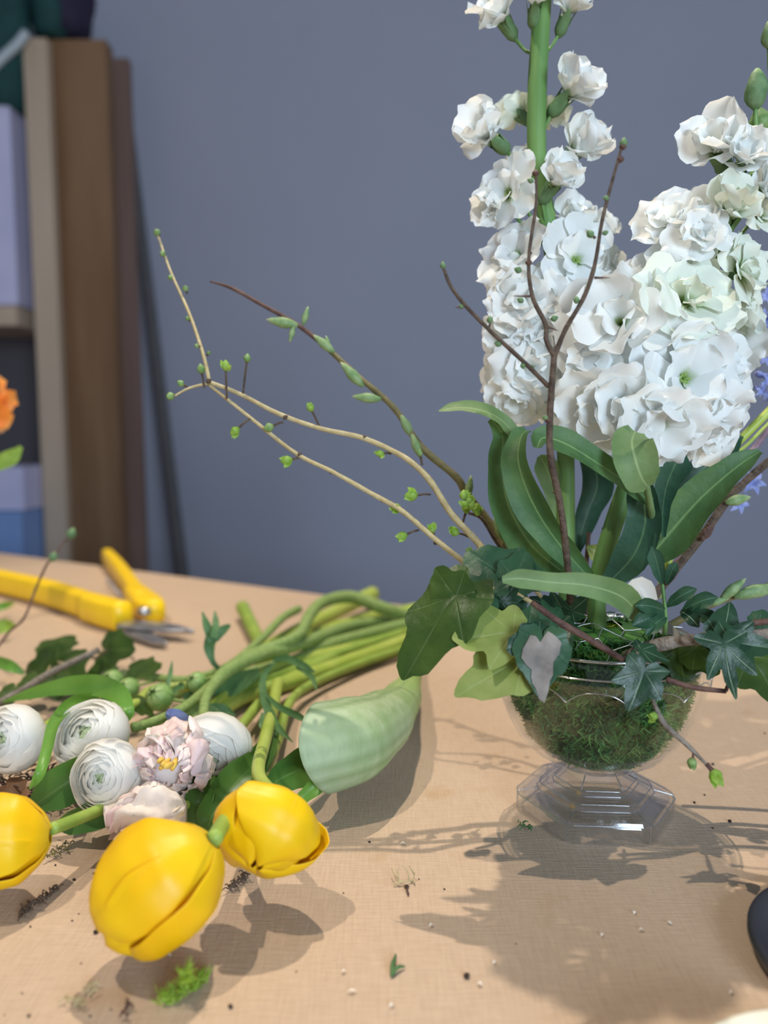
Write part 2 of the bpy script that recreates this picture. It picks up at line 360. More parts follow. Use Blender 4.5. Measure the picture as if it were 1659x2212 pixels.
def hexring(z, r, rot=-.07, bev=.12):
    out = []
    for k in range(6):
        th = rot+k*math.pi/3; p = V((math.cos(th), math.sin(th), 0))*r
        for s_ in (-1, 0, 1):
            q = V((math.cos(th+s_*math.pi/3), math.sin(th+s_*math.pi/3), 0))*r
            out.append(VC+(p*(1-bev)+q*bev if s_ else p*(1-bev*.45))+V((0, 0, z)))
    return out
ft = [(0, .0428), (.0095, .0428), (.0112, .0418), (.0122, .0400), (.0128, .0315), (.0150, .0308), (.0160, .0292), (.0165, .0232), (.0188, .0224), (.0200, .0205), (.0225, .0165), (.0262, .0150)]
f = M(); f.grid([hexring(z, r) for z, r in ft] + [hexring(z-.0017, max(r-.0017, .002)) for z, r in ft[:0:-1]]+[hexring(0, .0411)], close=True)
f.build('foot', m_foot, gb, False)
# faceted rib edges of the foot: pressed ridge lines
e = M()
for (z, r) in ((.0098, .0428), (.0125, .0318), (.0155, .0304), (.0168, .0232), (.0192, .0222)):
    hr = hexring(z, r); hr = hr+hr[:1]
    for i in range(len(hr)-1): e.tube([hr[i], hr[i+1]], .00035, 5, 1, False)
for k in range(6):
    a_ = hexring(.0005, .0428)[k*3+1]; b2 = hexring(.0098, .0428)[k*3+1]; c_ = hexring(.0125, .0318)[k*3+1]
    e.tube([a_, b2], .0005, 5, 1, False); e.tube([b2, c_], .0003, 5, 1, False)
    e.tube([hexring(.0192, .0222)[k*3+1], hexring(.0262, .015)[k*3+1]], .0004, 5, 1, False)
e.build('pressed_ridge', m_edge, gb)

e = M()
for k in range(12):
    for s_ in (-1, 1):
        pts = []
        for q in range(9):
            f_ = q/8; z = .080-.0075*(1-math.cos(f_*math.pi/2)) if 0 else .081-.006*f_**2.5
            th = math.pi/12*(2*k+1)+s_*f_*math.pi/12; pts.append(vloc((prof(outer, z)+.0003)*math.cos(th), (prof(outer, z)+.0003)*math.sin(th), z))
        e.tube(pts, [.0003, .00045], 5, 1, False)
ring = lambda z, r: [vloc(r*math.cos(x), r*math.sin(x), z) for x in [2*math.pi*j/48 for j in range(49)]]
e.tube(ring(.0940, .0490), .0008, 6, 1, False); e.tube(ring(.0868, .0541), .0005, 6, 1, False)
e.build('flute_edge', m_edge, gb)
# moss filling
ms = M(); rows = []
mp_ = [(.0300, .010), (.032, .022), (.038, .031), (.048, .0375), (.060, .0435), (.072, .0475), (.082, .048), (.090, .043), (.097, .030), (.101, .012)]
for i, (z, r) in enumerate(mp_):
    rows.append([])
    for j in range(40):
        x = 2*math.pi*j/40; q = V((math.cos(x)*r, math.sin(x)*r, z)); k = 1+.10*noise.noise(q*90)
        rows[-1].append(VC+V((q.x*k*.94, q.y*k*.94, z)))
n0 = ms.grid(rows, [[-.5]*40]*len(rows), close=True)
for i in range(15000):
    x = R(0, 2*math.pi); t = R(0, 1)**.8; z, r = (prof([(q[0]*1, q[0]) for q in mp_], 0), 0) if 0 else (.031+t*.066, 0)
    r = prof(mp_, z)*.95; q = V((math.cos(x)*r, math.sin(x)*r, z)); r *= 1+.10*noise.noise(q*90)
    c = VC+V((math.cos(x)*r, math.sin(x)*r, z)); out = V((math.cos(x), math.sin(x), R(-.3, .9)))
    d = (out*.5+V((R(-1, 1), R(-1, 1), R(-1, 1)))).normalized()*R(.003, .0085)
    # never through the glass
    e_ = c+d; rr = math.hypot(e_.x-VC.x, e_.y-VC.y); lim = prof(outer, min(max(e_.z, .0262), .093))-.0045
    if rr > lim and e_.z < .092:
        e_.x = VC.x+(e_.x-VC.x)*lim/rr; e_.y = VC.y+(e_.y-VC.y)*lim/rr
    sd = d.cross(V((R(-1, 1), R(-1, 1), R(-1, 1)))).normalized()*R(.0006, .0012)
    a0 = ms.vert(c-sd, 0); a1 = ms.vert(c+sd, 0); a2 = ms.vert(e_, R(.2, 1)); ms.f.append((a0, a1, a2))
tag(ms.build('moss', m_moss, None, False), 'dense dark green moss packed inside the glass bowl', 'moss', None, 'stuff')

# chicken wire over the mouth
wm = M(); hx = .0085
def dome(x, y): rr = math.hypot(x, y); return VC+V((x, y, .104-4.5*rr*rr+.003*math.sin(x*180)*math.cos(y*150)))
for i in range(-5, 6):
    for j in range(-5, 6):
        cx, cy = i*hx*1.5, (j+(i % 2)*.5)*hx*1.732
        ps = [(cx+hx*math.cos(k*math.pi/3), cy+hx*math.sin(k*math.pi/3)) for k in range(6)]
        for k in range(3):
            p, q = ps[k], ps[k+1]
            if max(math.hypot(*p), math.hypot(*q)) < .045: wm.tube([dome(*p), dome((p[0]+q[0])/2, (p[1]+q[1])/2), dome(*q)], .00035, 5, 1, False)
tag(wm.build('chicken_wire', m_wire), 'silvery chicken wire dome in the mouth of the glass bowl', 'wire')

# ------------------------------------------------------------------ stock flowers
def petal_mesh(name, L, W, lift, curl, ruff, seed, mat, ns=11, nu=9, notch=.06):
    rd = random.Random(seed); ph = [rd.uniform(0, 6.28) for _ in range(4)]
    me = M(); rows = []; A = []
    for i in range(ns):
        t = i/(ns-1)
        wt = W*(prof([(0, .12), (.25, .45), (.6, 1), (.85, .92), (1, .45)], t))
        row = []
        for j in range(nu):
            u = -1+2*j/(nu-1)
            ang = lift+(curl)*t
            # arc along its length
            x = L*(math.sin(lift+curl*t*.5)*t); z = L*(math.cos(lift+curl*t*.5)*t)
            nxn = V((-math.cos(ang), 0, math.sin(ang)))
            e_ = (1-notch*abs(u)**1.5*1.8*t+notch*.6*math.sin(u*6+ph[3])*t)
            p = V((x*e_, wt*u, z*e_))
            p += nxn*(.20*W*u*u*(1-.3*t)+ruff*W*t*t*(math.sin(u*3.4+ph[0])*.5+math.sin(u*6.1+ph[1])*.28*abs(u)+math.sin(t*5+ph[2]+u)*.22))
            row.append(p)
        rows.append(row); A.append([t]*nu)
    me.grid(rows, A)
    o = me.build(name, mat); m_ = o.data; bpy.data.objects.remove(o); return m_
def frame(c, ax, roll=0., s=1.):
    q = V(ax).to_track_quat('Z', 'Y'); return Matrix.Translation(c) @ q.to_matrix().to_4x4() @ Matrix.Rotation(roll, 4, 'Z') @ Matrix.Scale(s, 4)
pet = {}
for key, mt in (('w', m_stock), ('g', m_stockg)):
    pet[key, 'o'] = [petal_mesh('petal', 1, .56, .95+.12*(k % 3), .50, .34, k, mt) for k in range(5)]
    pet[key, 'm'] = [petal_mesh('petal', .78, .46, .66+.1*(k % 2), .42, .38, 20+k, mt) for k in range(4)]
    pet[key, 'i'] = [petal_mesh('petal', .55, .34, .24, .35, .45, 40+k, mt) for k in range(4)]
    pet[key, 'c'] = [petal_mesh('petal', .95, .50, .42, .12, .30, 60+k, mt) for k in range(4)]
def core_mesh():
    me = M()
    for k in range(7):
        a_ = k*2.4; d = V((math.cos(a_)*.35, math.sin(a_)*.35, 1))
        me.blob(V((math.cos(a_)*.03, math.sin(a_)*.03, 0)), d, .24, .045, 6, 4)
    o = me.build('x', m_eye); m_ = o.data; bpy.data.objects.remove(o); return m_
def calyx_mesh():
    me = M(); me.blob(V((0, 0, -.50)), (0, 0, 1), .56, .17, 10, 7, [(0, .3), (.25, .95), (.7, 1), (.9, .9), (1, .5)], .06)
    for k in range(4):
        a_ = k*math.pi/2; me.blade([V((math.cos(a_)*.13, math.sin(a_)*.13, -.35)), V((math.cos(a_)*.18, math.sin(a_)*.18, 0)), V((math.cos(a_)*.22, math.sin(a_)*.22, .22))], [.08, .1, .02], nrm=(math.cos(a_), math.sin(a_), 0), cup=-.2, nc=5, sub=3)
    o = me.build('x', m_calyx); m_ = o.data; bpy.data.objects.remove(o); return m_
CORE, CALYX = core_mesh(), calyx_mesh()
def link(name, me, par, mat4):
    o = bpy.data.objects.new(name, me); COL.objects.link(o); o.parent = par; o.matrix_local = mat4; return o
def floret(st, c, ax, size, kind='open', tone='w', anchor=None):
    """one double floret: eye, ring petals, calyx; size = diameter in metres"""
    s = size*(.74 if kind == 'cup' else .62); root = parent_loc(st)
    ax = V(ax).normalized()
    f = link('floret', CORE, st, Matrix.Translation(-root) @ frame(c-ax*s*.30, ax, R(0, 6), s*.9))
    inv = 1/.9
    def ad(lst, n, off, sc, jit=.18):
        r0 = R(0, 6.28)
        for k in range(n):
            m4 = Matrix.Rotation(r0+k*2*math.pi/n+R(-jit, jit), 4, 'Z') @ Matrix.Translation((.03, 0, off)) @ Matrix.Rotation(R(-.16, .16), 4, 'Y') @ Matrix.Rotation(R(-.2, .2), 4, 'X') @ Matrix.Scale(sc*inv*R(.88, 1.1), 4)
            link('petal', random.choice(lst), f, m4)
    if kind == 'open':
        ad(pet[tone, 'o'], 5, 0, 1.05); ad(pet[tone, 'm'], 4, .06, .85)
    elif kind == 'full':
        ad(pet[tone, 'o'], 5, 0, 1.05, .3); ad(pet[tone, 'm'], 4, .05, 1.05, .3); ad(pet[tone, 'i'], 3, .08, 1.05, .3)
    else:
        ad(pet[tone, 'c'], 4, 0, 1.15); ad(pet[tone, 'm'], 3, .0, 1.0); ad(pet[tone, 'i'], 4, .1, 1.2)
    link('calyx', CALYX, f, Matrix.Scale(inv*(1.15 if kind == 'cup' else .8), 4))
    if anchor is not None:
        pp = M(); b0 = c-ax*s*.75; mid = (b0+anchor)/2+V((0, 0, -.003)); pp.tube([anchor, mid, b0], [.0012, .0009, .0011], 6, 3)
        pp.build('pedicel', m_stem, st)
def nearest(path, p):
    return min(path, key=lambda q: (q-p).length+abs(q.z-p.z+.012)*.8)
def stock(label, path, rad, florets, depthf):
    st = thing('stock_flower', label, 'flower', path[0])
    M().tube(path, rad, 10, 8).build('stem', m_stem, st)
    fine = spline(path, 12)
    for (x, y, sz, kind, tone, dx, dy, dz) in florets:
        d0 = depthf(x, y); sp_ = min(fine, key=lambda q: (q-P(x, y, d0)).length)
        c = P(x, y, d0-dz)
        ax = V((dx, -.9 if dz > -.005 else .6, dy))       # dx right, dy up
        anc = nearest(fine, c-V((0, 0, .012))) if kind == 'cup' or y < 520 else None
        floret(st, c, ax, pxm(sz, c), kind, tone, anc)
    return st
lp = PD([(1232, 1415, .425), (1224, 1240, .43), (1222, 1000, .438), (1214, 700, .44), (1192, 530, .44), (1162, 360, .44), (1160, 200, .44), (1168, 60, .44), (1176, -80, .44)])
F = 'full'; O = 'open'; C_ = 'cup'
left = [
 (1078, 28, 108, C_, 'w', -1, .9, 0), (1155, -8, 100, C_, 'w', -.1, 1, .012), (1232, 12, 100, C_, 'w', .5, 1.3, .004), (1110, -90, 90, C_, 'w', -.5, 1, 0), (1205, -100, 90, C_, 'w', .5, 1, 0),
 (1238, 190, 118, C_, 'w', 1, 1.0, .008), (1052, 288, 116, C_, 'w', -1.1, .5, .005), (1118, 246, 84, C_, 'g', -.5, .6, -.014), (1190, 245, 70, C_, 'g', .5, .3, -.014),
 (1250, 318, 116, C_, 'w', .9, .8, .008), (1206, 385, 108, C_, 'w', .6, .8, .018), (1090, 412, 128, O, 'w', -1.0, .2, .012), (1062, 445, 80, C_, 'w', -1.4, -.4, .004), (1132, 352, 70, C_, 'w', -.3, .8, -.01),
 (1240, 475, 92, C_, 'w', .4, .9, 0), (1298, 498, 70, C_, 'w', 1.0, .9, 0),
 (1108, 545, 138, O, 'w', -.8, .5, .008), (1252, 556, 158, O, 'w', .25, .15, .018), (1338, 588, 100, F, 'w', .9, .5, 0), (1088, 608, 108, O, 'w', -1.0, 0, .004),
 (1130, 650, 150, F, 'w', -.4, .2, .018), (1180, 620, 110, O, 'w', 0, .2, .014), (1100, 722, 128, F, 'w', -.8, 0, .012), (1185, 730, 120, F, 'w', 0, 0, .020), (1250, 665, 120, O, 'w', .2, 0, .016),
 (1088, 805, 110, F, 'w', -.9, -.2, .008), (1145, 795, 130, F, 'w', -.2, -.1, .020), (1118, 868, 112, F, 'w', -.5, -.7, .012), (1178, 858, 100, F, 'w', .1, -.6, .010), (1230, 765, 110, O, 'w', .3, -.1, .014), (1235, 840, 110, O, 'w', .3, -.2, .0)]
stL = stock('tall white double stock, the left one, reaching the top edge', lp, [.0048, .0048, .0050, .0054, .0050], left, lambda x, y: .44)
rp = PD([(1300, 1430, .41), (1290, 1270, .412), (1345, 1075, .41), (1400, 950, .41), (1465, 780, .41), (1535, 560, .41), (1605, 430, .41), (1650, 330, .41), (1700, 120, .41)])
right = [
 (1545, 310, 140, C_, 'w', -.8, .8, .008), (1610, 335, 120, C_, 'w', 0, .6, .016), (1660, 400, 110, C_, 'w', .3, .4, .012), (1450, 476, 160, F, 'w', -.7, .8, .006), (1515, 505, 120, F, 'w', -.1, .3, .020),
 (1580, 450, 118, C_, 'g', .1, .8, .016), (1648, 455, 110, O, 'g', .3, .5, .004), (1612, 582, 140, F, 'g', .6, .2, .012), (1500, 560, 90, O, 'g', -.3, .3, .008),
 (1335, 690, 218, F, 'w', -.5, .25, .020), (1492, 640, 200, F, 'g', .15, .35, .022), (1590, 675, 120, C_, 'g', 1.0, .2, -.004), (1605, 755, 110, F, 'w', 1.1, 0, -.008),
 (1400, 600, 120, O, 'w', -.1, .6, .002), (1290, 790, 150, F, 'w', -.7, .1, .012), (1275, 880, 170, F, 'w', -.7, -.3, .018), (1420, 790, 150, O, 'w', -.1, 0, .016), (1490, 815, 210, O, 'w', .2, .05, .026),
 (1350, 880, 170, F, 'w', -.2, -.2, .028), (1560, 770, 150, F, 'w', .7, 0, .006), (1570, 850, 160, F, 'w', .8, -.2, .006), (1430, 925, 190, O, 'w', .1, -.45, .030), (1540, 920, 170, F, 'w', .6, -.6, .012),
 (1500, 950, 110, O, 'w', .4, -1.2, .012), (1330, 930, 100, O, 'w', -.4, -.9, .010), (1380, 730, 120, O, 'w', 0, 0, .002)]
stR = stock('broad white double stock leaning right over the bowl', rp, [.0048, .0048, .0045, .0042, .0036, .0028], right, lambda x, y: .41)
for (x, y, l, r) in ((1632, 236, 84, 24), (1662, 105, 60, 18)):
    c = P(x, y, .40); M().blob(c, (0, 0, 1), pxm(l, c), pxm(r, c), 10, 8, [(0, .3), (.2, .9), (.5, 1), (.8, .7), (1, .15)], .08).build('bud', m_calyx, stR)
    M().tube([nearest(spline(rp, 10), P(x+10, y+110, .41)), P(x+2, y+50, .402), c], .0011, 6).build('pedicel', m_stem, stR)
c = P(1650, 290, .408); M().blob(c, (-.3, 0, 1), pxm(60, c), pxm(26, c), 10, 8).build('bud', m_bud, stR)

def leafpart(par, name, mat, pts, wid, **k):
    m_ = M(); p = PD(pts); m_.blade(p, [pxm(w_, p[min(int(i*len(p)/len(wid)), len(p)-1)]) for i, w_ in enumerate(wid)], **k); return m_.build(name, mat, par)
leafpart(stL, 'leaf', m_sleaf, [(1222, 1240, .428), (1150, 1180, .42), (1098, 1090, .415), (1085, 1000, .415), (1085, 940, .42), (1060, 905, .42)], [20, 52, 44, 34, 22, 10], twist=.25, cup=.35, wave=.05)
leafpart(stL, 'leaf', m_sleafl, [(1110, 935, .418), (1080, 905, .415), (1040, 886, .412), (990, 880, .41), (948, 888, .41)], [14, 18, 22, 24, 17, 3], twist=[.3, .9, 1.0, .9], cup=.2)
leafpart(stL, 'leaf', m_sleaf, [(1270, 1245, .41), (1200, 1165, .402), (1150, 1085, .398), (1120, 1000, .398), (1125, 945, .405), (1138, 930, .41)], [14, 30, 40, 34, 22, 8], twist=[.1, -.4, -.6, -.5], cup=.55)
leafpart(stL, 'leaf', m_sleafl, [(1225, 1150, .435), (1205, 1080, .436), (1180, 1010, .438), (1165, 985, .44)], [10, 22, 26, 6], cup=.4)
leafpart(stR, 'leaf', m_sleaf, [(1405, 1085, .385), (1350, 1040, .375), (1290, 1000, .368), (1225, 960, .365), (1175, 945, .365), (1160, 968, .36)], [10, 24, 30, 32, 26, 10], twist=[.2, .6, .7, .5, .2], cup=.3, wave=.06)
leafpart(stR, 'leaf', m_sleafl, [(1400, 1052, .368), (1385, 1030, .362), (1372, 990, .36), (1365, 955, .364), (1372, 932, .375)], [14, 40, 47, 42, 20], twist=[.1, .1], cup=.3, wave=.1)
M().tube(PD([(1420, 1160, .40), (1408, 1110, .385), (1396, 1045, .368)]), [.0022, .0018, .0015], 8).build('leaf_stalk', m_sleafl, stR)
leafpart(stR, 'leaf', m_sleafd, [(1432, 1160, .41), (1432, 1100, .405), (1440, 1050, .40), (1460, 1000, .395), (1475, 978, .395)], [6, 15, 24, 34, 10], cup=.3)
leafpart(stL, 'leaf', m_sleafd, [(1240, 1205, .45), (1268, 1110, .455), (1290, 1050, .455), (1280, 990, .455), (1262, 950, .455)], [8, 26, 34, 30, 10], twist=.2, cup=.3)
leafpart(stR, 'leaf', m_sleafd, [(1310, 1262, .40), (1365, 1205, .392), (1392, 1140, .388), (1390, 1080, .388), (1372, 1010, .392)], [16, 40, 40, 34, 14], twist=-.3, cup=.3)
leafpart(stR, 'leaf', m_sleaf, [(1395, 1215, .415), (1448, 1150, .41), (1515, 1075, .405), (1590, 1010, .40), (1642, 975, .40)], [22, 52, 42, 28, 8], twist=[0, -.2, -.4], cup=.45)
leafpart(stR, 'leaf', m_sleafl, [(1400, 1180, .42), (1445, 1110, .418), (1500, 1050, .415), (1580, 990, .415)], [4, 18, 20, 12], twist=.5, cup=.6)
leafpart(stR, 'leaf', m_sleafd, [(1440, 1100, .435), (1500, 1030, .44), (1560, 980, .44), (1600, 940, .44)], [14, 28, 26, 8], cup=.4)
leafpart(stR, 'leaf', m_sleafl, [(1385, 1335, .385), (1345, 1290, .362), (1270, 1265, .352), (1190, 1258, .348), (1125, 1250, .345), (1085, 1252, .344)], [16, 30, 26, 21, 21, 8], twist=[.2, .1, 0], cup=.25)
leafpart(stL, 'leaf', m_tleafl, [(1205, 1245, .44), (1165, 1222, .44), (1145, 1200, .44)], [22, 24, 8], cup=.2)
# silvery crown leaf behind the front leaf
m_ = M(); c = P(1352, 945, .385)
for k in range(14):
    d = V((R(-1, 1), -R(0, .6), R(.2, 1))).normalized(); m_.blob(c+V((R(-.007, .007), 0, R(-.002, .003))), d, .005, .0012, 5, 3)
m_.build('leaf_tuft', m_calyx, stR)

# ------------------------------------------------------------------ twigs
def bud(par, c, ax, px, mat, leafy=0, name='bud', slim=.42):
    l = pxm(px, c); m_ = M(); m_.blob(c-V(ax).normalized()*l*.05, ax, l, l*slim, 8, 6)
    for k in range(leafy):
        d = (V(ax).normalized()+V((R(-.8, .8), R(-.8, .3), R(-.6, .8)))).normalized()
        m_.blade([c+V(ax)*l*.1, c+d*l*.6, c+d*l*1.05], [l*.12, l*.26, l*.03], nc=5, sub=3, cup=.3)
    return m_.build(name, mat, par)
def cvec(dx, dy, dz=0): return V((dx, dz, dy))
tw = thing('thorny_twig', 'thin dark thorny twig forking in front of the white stock flowers', 'twig', P(1232, 1250, .36))
M().tube(PD([(1232, 1300, .385), (1228, 1240, .365), (1212, 1100, .352), (1190, 990, .348), (1188, 900, .347), (1197, 768, .347)]), [.0017, .0015, .0013], 8, 6, wob=.12).build('branch', m_bark, tw)
M().tube(PD([(1197, 770, .347), (1180, 735, .346), (1178, 700, .346), (1150, 640, .345), (1142, 560, .345), (1158, 440, .345), (1157, 372, .345)]), [.0012, .001, .0008, .0006], 7, 6, wob=.15).build('branch', m_bark, tw)
M().tube(PD([(1197, 770, .347), (1222, 710, .345), (1262, 640, .343), (1285, 570, .342), (1300, 480, .341), (1320, 400, .34), (1345, 310, .34)]), [.0012, .001, .0008, .0006], 7, 6, wob=.15).build('branch', m_bark, tw)
M().tube(PD([(1186, 835, .348), (1130, 780, .345), (1070, 725, .342), (1010, 665, .34), (975, 620, .339), (958, 578, .338)]), [.0011, .0009, .0007], 7, 6, wob=.15).build('branch', m_bark, tw)
for (x, y, d, dx, dy, l) in ((1180, 705, .346, 1, -.35, 30), (1145, 640, .345, -1, .02, 40), (1284, 600, .343, 1, 0, 36), (1286, 515, .342, -1, .9, 30), (1148, 545, .345, -.5, -1, 20), (1056, 708, .342, .35, 1, 28), (1000, 665, .34, -1, .1, 18), (1340, 352, .34, -.5, 1, 16), (1208, 1066, .352, -1, .1, 18), (1157, 395, .345, .3, 1, 14)):
    c = P(x, y, d); M().blob(c, cvec(dx, dy), pxm(l, c), .0006, 6, 3, [(0, 1), (.5, .6), (1, .05)]).build('thorn', m_barkr, tw)
for (x, y, d, dx, dy, l) in ((958, 580, .338, -.2, 1, 16), (1280, 512, .342, -.4, .5, 20), (1245, 655, .343, 0, 1, 17), (1190, 690, .346, 1, .3, 18), (1130, 652, .345, -.5, .3, 16), (1126, 586, .345, -1, .4, 18), (1152, 392, .345, -1, .3, 15), (1346, 318, .34, .1, 1, 22), (1302, 505, .341, .8, .3, 14), (1315, 428, .34, -1, 0, 14), (1058, 698, .342, 0, 1, 17), (1082, 745, .343, -.9, .3, 16), (1128, 785, .345, .3, -1, 14), (1000, 665, .34, -.6, .5, 12), (1184, 908, .347, -.6, .5, 16)):
    bud(tw, P(x, y, d), cvec(dx, dy), l, m_calyx)
for (x, y, d) in ((1157, 375, .345), (1345, 318, .34), (1142, 568, .345), (1184, 908, .347), (1340, 345, .34)):
    M().blob(P(x, y+6, d), (0, 0, 1), .003, .0016, 8, 4).build('knot', m_barkr, tw)

# willow branch with long buds, left
wb = thing('willow_branch', 'olive willow branch with long green buds and a red-brown tip', 'branch', P(1085, 1168, .45))
M().tube(PD([(1120, 1240, .44), (1080, 1160, .45), (1010, 1070, .455), (985, 1030, .455), (910, 965, .455), (850, 880, .455), (770, 810, .46), (700, 745, .47)]), [.0026, .0024, .0021, .0017, .0015], 9, 6, wob=.12).build('branch', m_barko, wb)
M().tube(PD([(702, 747, .47), (640, 700, .475), (560, 655, .48), (500, 622, .485), (455, 608, .495)]), [.0015, .0013, .0011, .0006], 8, 6, wob=.1).build('branch_tip', m_barkr, wb)
for (x, y, d, dx, dy, l) in ((640, 702, .473, -1, .18, 70), (655, 700, .472, .3, 1, 42), (635, 705, .472, -.3, -1, 38), (720, 760, .466, -.9, .75, 60), (712, 752, .466, -.3, 1, 30), (782, 832, .458, -.8, .85, 72), (820, 862, .455, -1, .1, 64), (890, 942, .455, -.55, 1, 60), (908, 985, .455, -.4, 1, 60), (1010, 1075, .448, .15, 1, 52), (1090, 1168, .442, -.45, 1, 62), (905, 970, .455, -.4, .9, 42)):
    bud(wb, P(x, y, d), cvec(dx, dy), l, m_wil, slim=.17)
# hazel-like branch with round buds
hb = thing('budding_branch', 'pale yellow branch with round green buds arching far left', 'branch', P(1030, 1172, .43))
M().tube(PD([(1060, 1215, .43), (1032, 1172, .435), (975, 1110, .435), (930, 1040, .435), (890, 1000, .437), (850, 975, .44), (780, 945, .442), (690, 925, .442), (600, 893, .443), (520, 852, .445), (452, 825, .445)]), [.0019, .0017, .0015, .0013, .0011], 8, 6, wob=.1).build('branch', m_barky, hb)
M().tube(PD([(1070, 1262, .43), (1020, 1228, .432), (940, 1165, .434), (870, 1105, .436), (800, 1065, .438), (720, 1020, .44), (640, 980, .442), (550, 910, .444), (500, 870, .445), (450, 830, .446)]), [.0016, .0014, .0011, .0009], 7, 6, wob=.1).build('branch', m_barky, hb)
M().tube(PD([(452, 825, .445), (440, 770, .45), (410, 680, .465), (370, 590, .49), (345, 520, .51), (338, 498, .515)]), [.0012, .0010, .0007, .0005], 7, 6, wob=.12).build('branch_tip', m_barky, hb)
M().tube(PD([(452, 828, .445), (410, 838, .44), (378, 855, .435)]), [.0008, .0006], 6, 4).build('spur', m_barky, hb)
for (x0, y0, x1, y1, l, lf) in ((525, 850, 533, 782, 20, 0), (490, 862, 488, 800, 24, 2), (442, 838, 436, 806, 22, 0), (690, 922, 674, 888, 20, 3), (612, 912, 590, 920, 24, 0), (845, 980, 828, 980, 20, 3), (930, 1068, 900, 1070, 30, 2), (540, 905, 515, 925, 24, 2), (655, 988, 630, 993, 26, 2), (868, 1102, 862, 1100, 26, 4), (905, 1145, 878, 1155, 26, 2), (940, 1168, 935, 1150, 22, 6), (912, 1005, 908, 985, 16, 0), (1000, 1130, 1006, 1108, 20, 3), (1012, 1160, 990, 1152, 24, 6), (405, 838, 396, 832, 18, 0), (380, 854, 374, 855, 22, 0), (404, 634, 402, 628, 16, 0), (368, 596, 368, 598, 14, 0), (345, 510, 342, 506, 18, 0), (357, 548, 354, 548, 16, 0), (410, 694, 407, 690, 12, 0), (433, 750, 428, 748, 12, 0), (448, 768, 450, 764, 10, 0), (1022, 1205, 1015, 1195, 16, 3)):
    d = .443 if y0 > 790 else .443+(790-y0)*.00024
    a_, b2 = P(x0, y0, d), P(x1, y1, d-.002)
    if (a_-b2).length > .002: M().tube([a_, (a_+b2)/2+V((0, 0, .0004)), b2], [.0006, .0007], 6, 3).build('spur', m_bark, hb)
    ax = (b2-a_) if (b2-a_).length > .001 else V((-.4, 0, 1)); bud(hb, b2, ax, l, m_budb if lf else m_bud, lf)
for (x, y) in ((620, 905), (790, 948), (455, 826), (650, 985), (720, 1022), (830, 1083), (945, 1175)):
    M().blob(P(x, y, .442), (-.6, 0, .6), .0028, .0018, 7, 3).build('knot', m_bark, hb)
sb = thing('short_twig', 'short brown twig with clustered green buds beside the willow branch', 'twig', P(1070, 1165, .435))
M().tube(PD([(1085, 1190, .438), (1065, 1160, .436), (1040, 1120, .434), (1012, 1108, .432)]), [.001, .0008], 7, 4, wob=.15).build('branch', m_bark, sb)
for k in range(6): bud(sb, P(1000+k*6, 1078+k*7, .43), cvec(R(-1, .6), R(.3, 1)), 22, m_budb, 3)

# right-hand branches
b1 = thing('dark_branch', 'dark olive branch slanting up to the right edge behind the leaves', 'branch', P(1395, 1330, .44))
M().tube(PD([(1390, 1380, .43), (1400, 1310, .437), (1440, 1255, .44), (1515, 1160, .44), (1590, 1060, .44), (1700, 965, .44)]), [.0028, .0024, .002], 9, 6, wob=.15).build('branch', m_bark, b1)
for (x, y, dx, dy, l) in ((1515, 1165, .8, 1, 46), (1570, 1085, .9, .2, 56), (1440, 1260, .4, 1, 60)):
    bud(b1, P(x, y, .436), cvec(dx, dy), l, m_wil if x == 1570 else m_barkr, slim=.22)
b2_ = thing('green_shoot', 'yellow-green shoots rising behind the stock at the right edge', 'stem', P(1500, 1130, .45))
M().tube(PD([(1420, 1290, .44), (1500, 1060, .45), (1590, 960, .45), (1700, 850, .45)]), [.002, .0024], 8, 6).build('stem', m_tstem, b2_)
M().tube(PD([(1440, 1230, .445), (1540, 1030, .452), (1620, 955, .455), (1700, 870, .455)]), [.001, .0009], 6, 6).build('stem', m_tstem, b2_)
b3 = thing('willow_branch', 'short willow branch with green buds low at the right edge', 'branch', P(1440, 1340, .44))
M().tube(PD([(1400, 1380, .43), (1500, 1322, .44), (1580, 1290, .44), (1700, 1255, .44)]), [.0022, .0018], 8, 6, wob=.12).build('branch', m_barko, b3)
for (x, y, dx, dy, l) in ((1560, 1292, .8, .7, 70), (1590, 1288, 1, .3, 90), (1610, 1282, 1, .1, 70), (1530, 1305, 1, .3, 50), (1640, 1275, 1, .3, 70)):
    bud(b3, P(x, y, .436), cvec(dx, dy), l, m_wil, slim=.17)
b4 = thing('grey_branch', 'thick grey lichen branch reaching right from the bowl mouth', 'branch', P(1400, 1398, .36))
M().tube(PD([(1330, 1425, .39), (1405, 1398, .37), (1470, 1385, .362), (1560, 1378, .36), (1720, 1362, .355)]), [.0022, .0030, .0027, .0026, .0026], 10, 7, wob=.22).build('branch', m_barkg, b4)
for (x, y) in ((1482, 1385), (1520, 1380), (1610, 1372)): M().blob(P(x, y+8, .358), (.1, 0, 1), .005, .0034, 8, 4, lump=.2).build('knot', m_barkg, b4)
M().tube(PD([(1608, 1370, .36), (1612, 1350, .358), (1660, 1342, .356)]), [.0017, .0014], 8, 4).build('spur', m_barkr, b4)
b5 = thing('brown_stick', 'reddish-brown stick slanting across the bowl mouth', 'stick', P(1340, 1420, .36))
M().tube(PD([(1150, 1302, .352), (1210, 1345, .355), (1280, 1385, .358), (1345, 1425, .362)]), [.0013, .0016, .0014], 9, 6, wob=.15).build('branch', m_barkr, b5)
b6 = thing('amber_twig', 'thin amber twig upright between the two stock stems', 'stem', P(1265, 1260, .43))
M().tube(PD([(1262, 1330, .43), (1266, 1230, .44), (1272, 1150, .445)]), [.0014, .0012], 8, 5).build('branch', m_barkr, b6)
